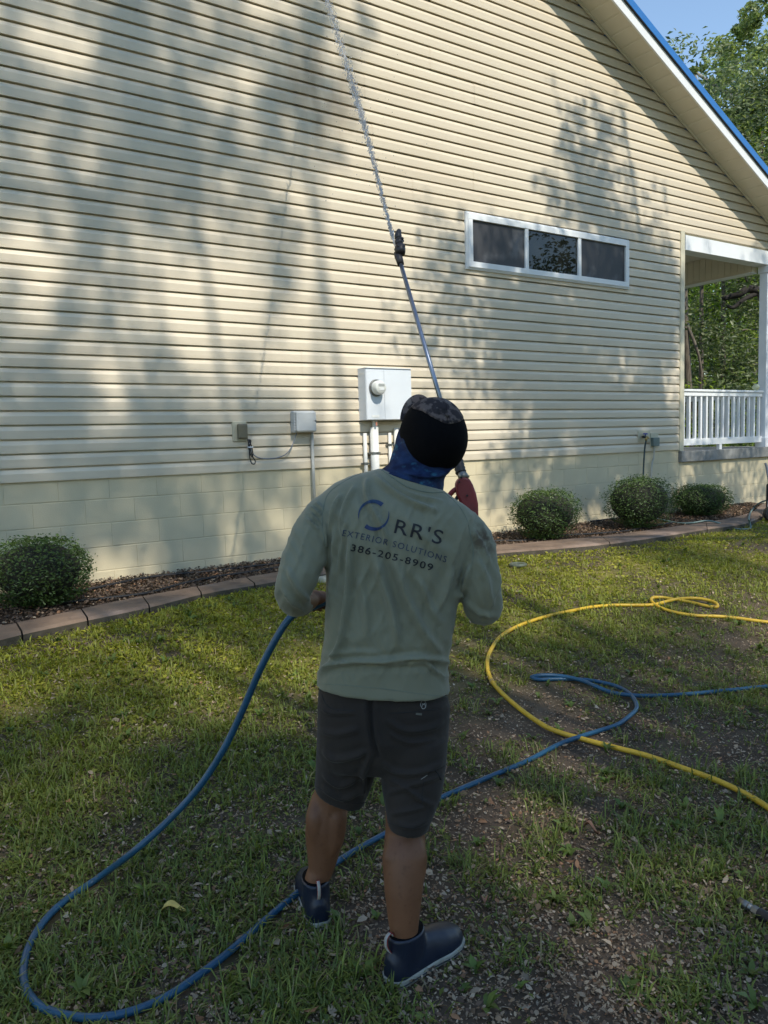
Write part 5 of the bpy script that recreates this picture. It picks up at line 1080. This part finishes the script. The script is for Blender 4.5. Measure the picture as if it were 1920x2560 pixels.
seam("pocket_edge", Y([(800, 345), (900, 340), (1000, 330), (1090, 320)]), M['stitch'], tree_p, .0013)
seam("pocket_edge", Y([(395, 225), (420, 290), (470, 320), (600, 330)]), M['stitch'], tree_p, .0013)
seam("cargo_pocket_edge", Y([(1000, 900), (1003, 800), (1012, 750)]), M['stitch'], tree_p, .0013)
seam("cargo_pocket_edge", Y([(1080, 690), (1100, 720), (1112, 745)]), M['stitch'], tree_p, .0022)
seam("cargo_pocket_edge", Y([(1010, 720), (1060, 690), (1135, 660)]), M['stitch'], tree_p, .0013)
seam("zipper_pull", Y([(992, 742), (1030, 716)]), M['print_grey'], tree_p, .0011)
seam("hem_seam", [(791, 1966), (840, 1996), (880, 2008), (916, 2006)], M['stitch'], tree_p, .0010)
seam("hem_seam", [(968, 2056), (1000, 2066), (1040, 2070), (1070, 2064)], M['stitch'], tree_p, .0010)
lc = np.array(z6(1005, 293)); ringp = []; n = 28; V_ = []; f_ = []
for k in range(n):
    a = 2 * math.pi * k / n
    for rr in (8.6, 7.2): V_.append((lc[0] + rr * math.sin(a) * .86, lc[1] - rr * math.cos(a) * 1.25))
for k in range(n): a = 2 * k; b = 2 * ((k + 1) % n); f_.append((a, b, b + 1, a + 1))
def stroke(p, wd):
    a, b = np.array(p[0], float), np.array(p[1], float); d = b - a; d /= np.linalg.norm(d); q = np.array([-d[1], d[0]]) * wd; i = len(V_); V_.extend([tuple(a - q), tuple(b - q), tuple(b + q), tuple(a + q)]); f_.append((i, i + 1, i + 2, i + 3))
for a, b in (((-4.5, 7), (-1.2, -3)), ((-1.2, -3), (1, 1)), ((1, 1), (3.5, -4)), ((3.5, -4), (5, 5))): stroke((lc + a, lc + b), .7)
printed("shorts_emblem", V_, f_, M['print_grey'], man, tree_p, .0022)
V_ = []; f_ = []; q0 = np.array(z6(960, 347)); stroke((q0, q0 + [15, 1.5]), 2.6); printed("shorts_label", V_, f_, mat('dull_label', (.11, .11, .095), rough=.8), man, tree_p, .002)
# --- boots
def boot(heel, d, label, tab_side):
    d = np.array(d); sd = np.array([d[1], -d[0], 0]); r0 = empty("boot", heel, label); r0.parent = man; r0.matrix_parent_inverse = Matrix.Translation(-Vector([float(c) for c in man.location]))
    def bsub(mb, name, m, bevel=0, vox=0):
        if vox: o = remeshed(name, mb, m, None, vox, 4)
        else: o = mb.build(name, m, None, sm=True, bevel=bevel)
        bpy.context.view_layer.update(); o.parent = r0; o.matrix_parent_inverse = r0.matrix_world.inverted(); return o
    S = [0, .03, .1, .3, .5, .7, .85, .95, .99]; W = [.020, .030, .039, .041, .044, .053, .049, .034, .016]; Hh = [.08, .090, .098, .100, .096, .082, .068, .054, .038]
    g = MB(); rings = []
    for s_, w_, h_ in zip(S, W, Hh):
        c = heel + d * s_ * FL; rings.append([c + sd * w_ * math.copysign(abs(math.cos(a)) ** .75, math.cos(a)) + ZU * (.012 + (h_ - .012) * max(0, math.sin(a)) ** .8) for a in np.linspace(0, math.pi, 15)] + [c - ZU * -.010])
    g.loft(rings)
    g.loft([gring(heel + d * .072 + ZU * z_, d, sd, a_, b_, 22) for z_, a_, b_ in ((.04, .068, .042), (.08, .064, .044), (.11, .060, .044), (.132, .061, .046))])
    up = bsub(g, "upper", M['boot'], 0, .0058)
    g = MB(); g.loft([gring(heel + d * .072 + ZU * z_, d, sd, a_, b_, 22) for z_, a_, b_ in ((.126, .055, .040), (.1335, .056, .041))]); bsub(g, "lining", M['cap_mesh'])
    pol = []; SS = np.linspace(0, 1, 20); ww = np.interp(SS, [0, .015, .05, .12, .3, .5, .7, .85, .94, .985, 1], [.012, .026, .036, .042, .044, .047, .056, .053, .040, .020, .006])
    for s_, w_ in zip(SS, ww): pol.append(heel + d * (s_ * (FL + .010) - .006) + sd * w_)
    for s_, w_ in zip(SS[::-1], ww[::-1]): pol.append(heel + d * (s_ * (FL + .010) - .006) - sd * w_)
    lift = lambda p: p
    g = MB(); g.prism([p + ZU * .001 for p in pol], 'z', ZU * .022); bsub(g, "sole", M['sole'], .003)
    cpol = np.mean(pol, axis=0); g = MB(); g.prism([p + (p - cpol) * .012 + ZU * .0085 for p in pol], 'z', ZU * .003); bsub(g, "sole_stripe", M['boot'])
    tb = heel + d * .008 + ZU * .100; g = MB()
    a_ = [tb + d * .006 - ZU * .012, tb - d * .006, tb - d * .016 + ZU * .022, tb - d * .014 + ZU * .044, tb + d * .002 + ZU * .052, tb + d * .012 + ZU * .040]
    sp_ = spline(a_, 4); vs = []; fs = []
    for p in sp_: vs += [p - sd * .0045, p + sd * .0045]
    for k in range(len(sp_) - 1): fs.append((2 * k, 2 * k + 1, 2 * k + 3, 2 * k + 2))
    g.add(vs, fs); o = bsub(g, "pull_tab", M['tab']); s2 = o.modifiers.new("t", 'SOLIDIFY'); s2.thickness = .0025; evaluated(o)
    g = MB(); vs = []; fs = []
    for p in sp_: vs += [p - sd * .0055 + d * .0032, p + sd * .0055 + d * .0032]
    for k in range(len(sp_) - 1): fs.append((2 * k, 2 * k + 1, 2 * k + 3, 2 * k + 2))
    g.add(vs, fs); o = bsub(g, "tab_backing", M['tab_red']); s2 = o.modifiers.new("t", 'SOLIDIFY'); s2.thickness = .002; evaluated(o)
boot(HEEL_L, DIR_L, "left navy rubber boot pointing away", 0); boot(HEEL_R, DIR_R, "right navy rubber boot turned out to the right", 0)
# ------------------------------------------------------------------ spray gun, lance and jet
gun = empty("spray_gun", at(1150, 1330, 2.48), "red pressure washer gun with long blue lance held up by the man", "spray gun")
def gpoly(pts, t, th, name, m, bev): g = MB(); d = FH * th; g.prism([at(x, y, t) for x, y in pts], 'f', d); return part(g, name, m, gun, bev)
gpoly([(1158, 1192), (1174, 1196), (1183, 1212), (1191, 1234), (1196, 1258), (1197, 1290), (1192, 1330), (1180, 1350), (1160, 1345), (1155, 1310), (1158, 1280), (1150, 1255), (1142, 1236), (1139, 1210), (1146, 1198)], 2.49, .045, "gun_body", M['red'], .007)
g = MB(); g.tube(spline([at(1147, 1219, 2.51), at(1133, 1228, 2.51), at(1122, 1242, 2.51), at(1118, 1262, 2.51), at(1122, 1290, 2.51), at(1140, 1310, 2.51)], 5), .0085, 9); part(g, "trigger_guard", M['red'], gun, 0, True)
g = MB(); g.tube(spline([at(1146, 1238, 2.51), at(1139, 1252, 2.51), at(1137, 1272, 2.51)], 4), .006, 8); part(g, "trigger", M['black'], gun, 0, True)
for (x, y) in ((1153, 1194), (1148, 1205), (1168, 1239)): g = MB(); c = at(x, y, 2.487); g.tube([c - FH * .002, c + FH * .004], .0035, 8); part(g, "screw", M['black'], gun, 0)
g = MB(); g.tube([at(1162, 1198, 2.51), at(1155, 1186, 2.515), at(1153, 1180, 2.52)], [.018, .016, .012], 12); part(g, "swivel", M['steel'], gun, 0, True)
gr0 = at(1153, 1184, 2.52); gr1 = at(1121, 1062, 2.60); g = MB(); pp = [gr0 + (gr1 - gr0) * k / 30 for k in range(31)]; g.tube(pp, [.0165 + (.0022 if k % 2 else 0) for k in range(31)], 14); part(g, "grip_sleeve", M['black'], gun, 0, True)
l0 = at(1125, 1080, 2.585); l1 = at(1001, 657, 2.93); g = MB(); g.tube([l0, l1], .0078, 14); part(g, "lance", M['lance'], gun, 0, True)
ld = (l1 - l0) / np.linalg.norm(l1 - l0); g = MB(); n0 = l1 - ld * .008
side = np.cross(ld, FH); side /= np.linalg.norm(side)
g.tube([n0, n0 + ld * .03, n0 + ld * .04, n0 + ld * .06], [.013, .0145, .016, .015], 10)
NZ = at(1000, 612, 2.95); ax = (NZ - n0) / np.linalg.norm(NZ - n0)
g.tube([n0 + ax * .045, n0 + ax * .06, n0 + ax * .075, n0 + ax * .085], [.018, .021, .021, .017], 10)
g.tube([n0 + ax * .084 + side * .004, n0 + ax * .10 + side * .004, n0 + ax * .112 + side * .002], [.013, .0165, .014], 10)
g.tube([n0 + ax * .11 + side * .005, n0 + ax * .125 + side * .006, n0 + ax * .14 + side * .005, n0 + ax * .152], [.013, .015, .012, .008], 10)
for a_ in range(5):
    an = a_ * 1.256; q = side * math.cos(an) + np.cross(side, ax) * math.sin(an); g.ball(n0 + ax * .07 + q * .017, [.007] * 3, nu=8, nv=6); g.ball(n0 + ax * .105 + q * .013, [.006] * 3, nu=8, nv=6)
part(g, "nozzle_head", M['nozzle'], gun, 0, True)
# jet of water
rng = np.random.default_rng(55)
J0 = at(989, 618, 2.945); J1 = wallp(800, -60, WY - .02); JM = J0 * .42 + J1 * .58
jp = spline([J0, at(968, 540, 3.35), at(915, 330, 4.35), at(868, 165, 5.3), J1], 60)
g = MB(); n = len(jp)
jj = [q + rng.normal(0, .0006 + .006 * (k / n), 3) for k, q in enumerate(jp)]
k = 0
while k < n - 2:
    ln = int(rng.integers(3, 9)) if k > n * .18 else int(n * .2)
    e = min(n - 1, k + ln); m_ = e - k + 1
    if m_ > 2:
        f0 = k / n; r_ = [(.0036 + .0052 * f0) * (.35 + .65 * math.sin(math.pi * (i + .6) / (m_ + .2))) * rng.uniform(.7, 1.2) for i in range(m_)]
        if k == 0: r_ = [.0038 + .0008 * i / m_ for i in range(m_)]
        g.tube(jj[k:e + 1], r_, 7)
    k = e + (0 if rng.uniform() < .6 else 1)
for k in range(2600):
    f = rng.uniform(0.08, 1) ** .8; i = int(f * (n - 1)); s_ = .0015 + .020 * f ** 1.3; rr = rng.uniform(.0008, .0024) * (1 + 1.2 * f)
    g.ball(jp[i] + rng.normal(0, s_, 3), [rr, rr, rr * rng.uniform(1, 2.6)], nu=5, nv=4)
for k in range(160):
    f = rng.uniform(.3, 1); i = int(f * (n - 1)); rr = rng.uniform(.001, .0022) * (1 + f); g.ball(jp[i] + rng.normal(0, .05 + .22 * f, 3) * [1, .5, 1], [rr] * 3, nu=5, nv=4)
o = g.build("water_jet", M['water'], None, sm=True); tag(o, "thin broken jet of water shooting from nozzle up to the gable siding", "water jet")
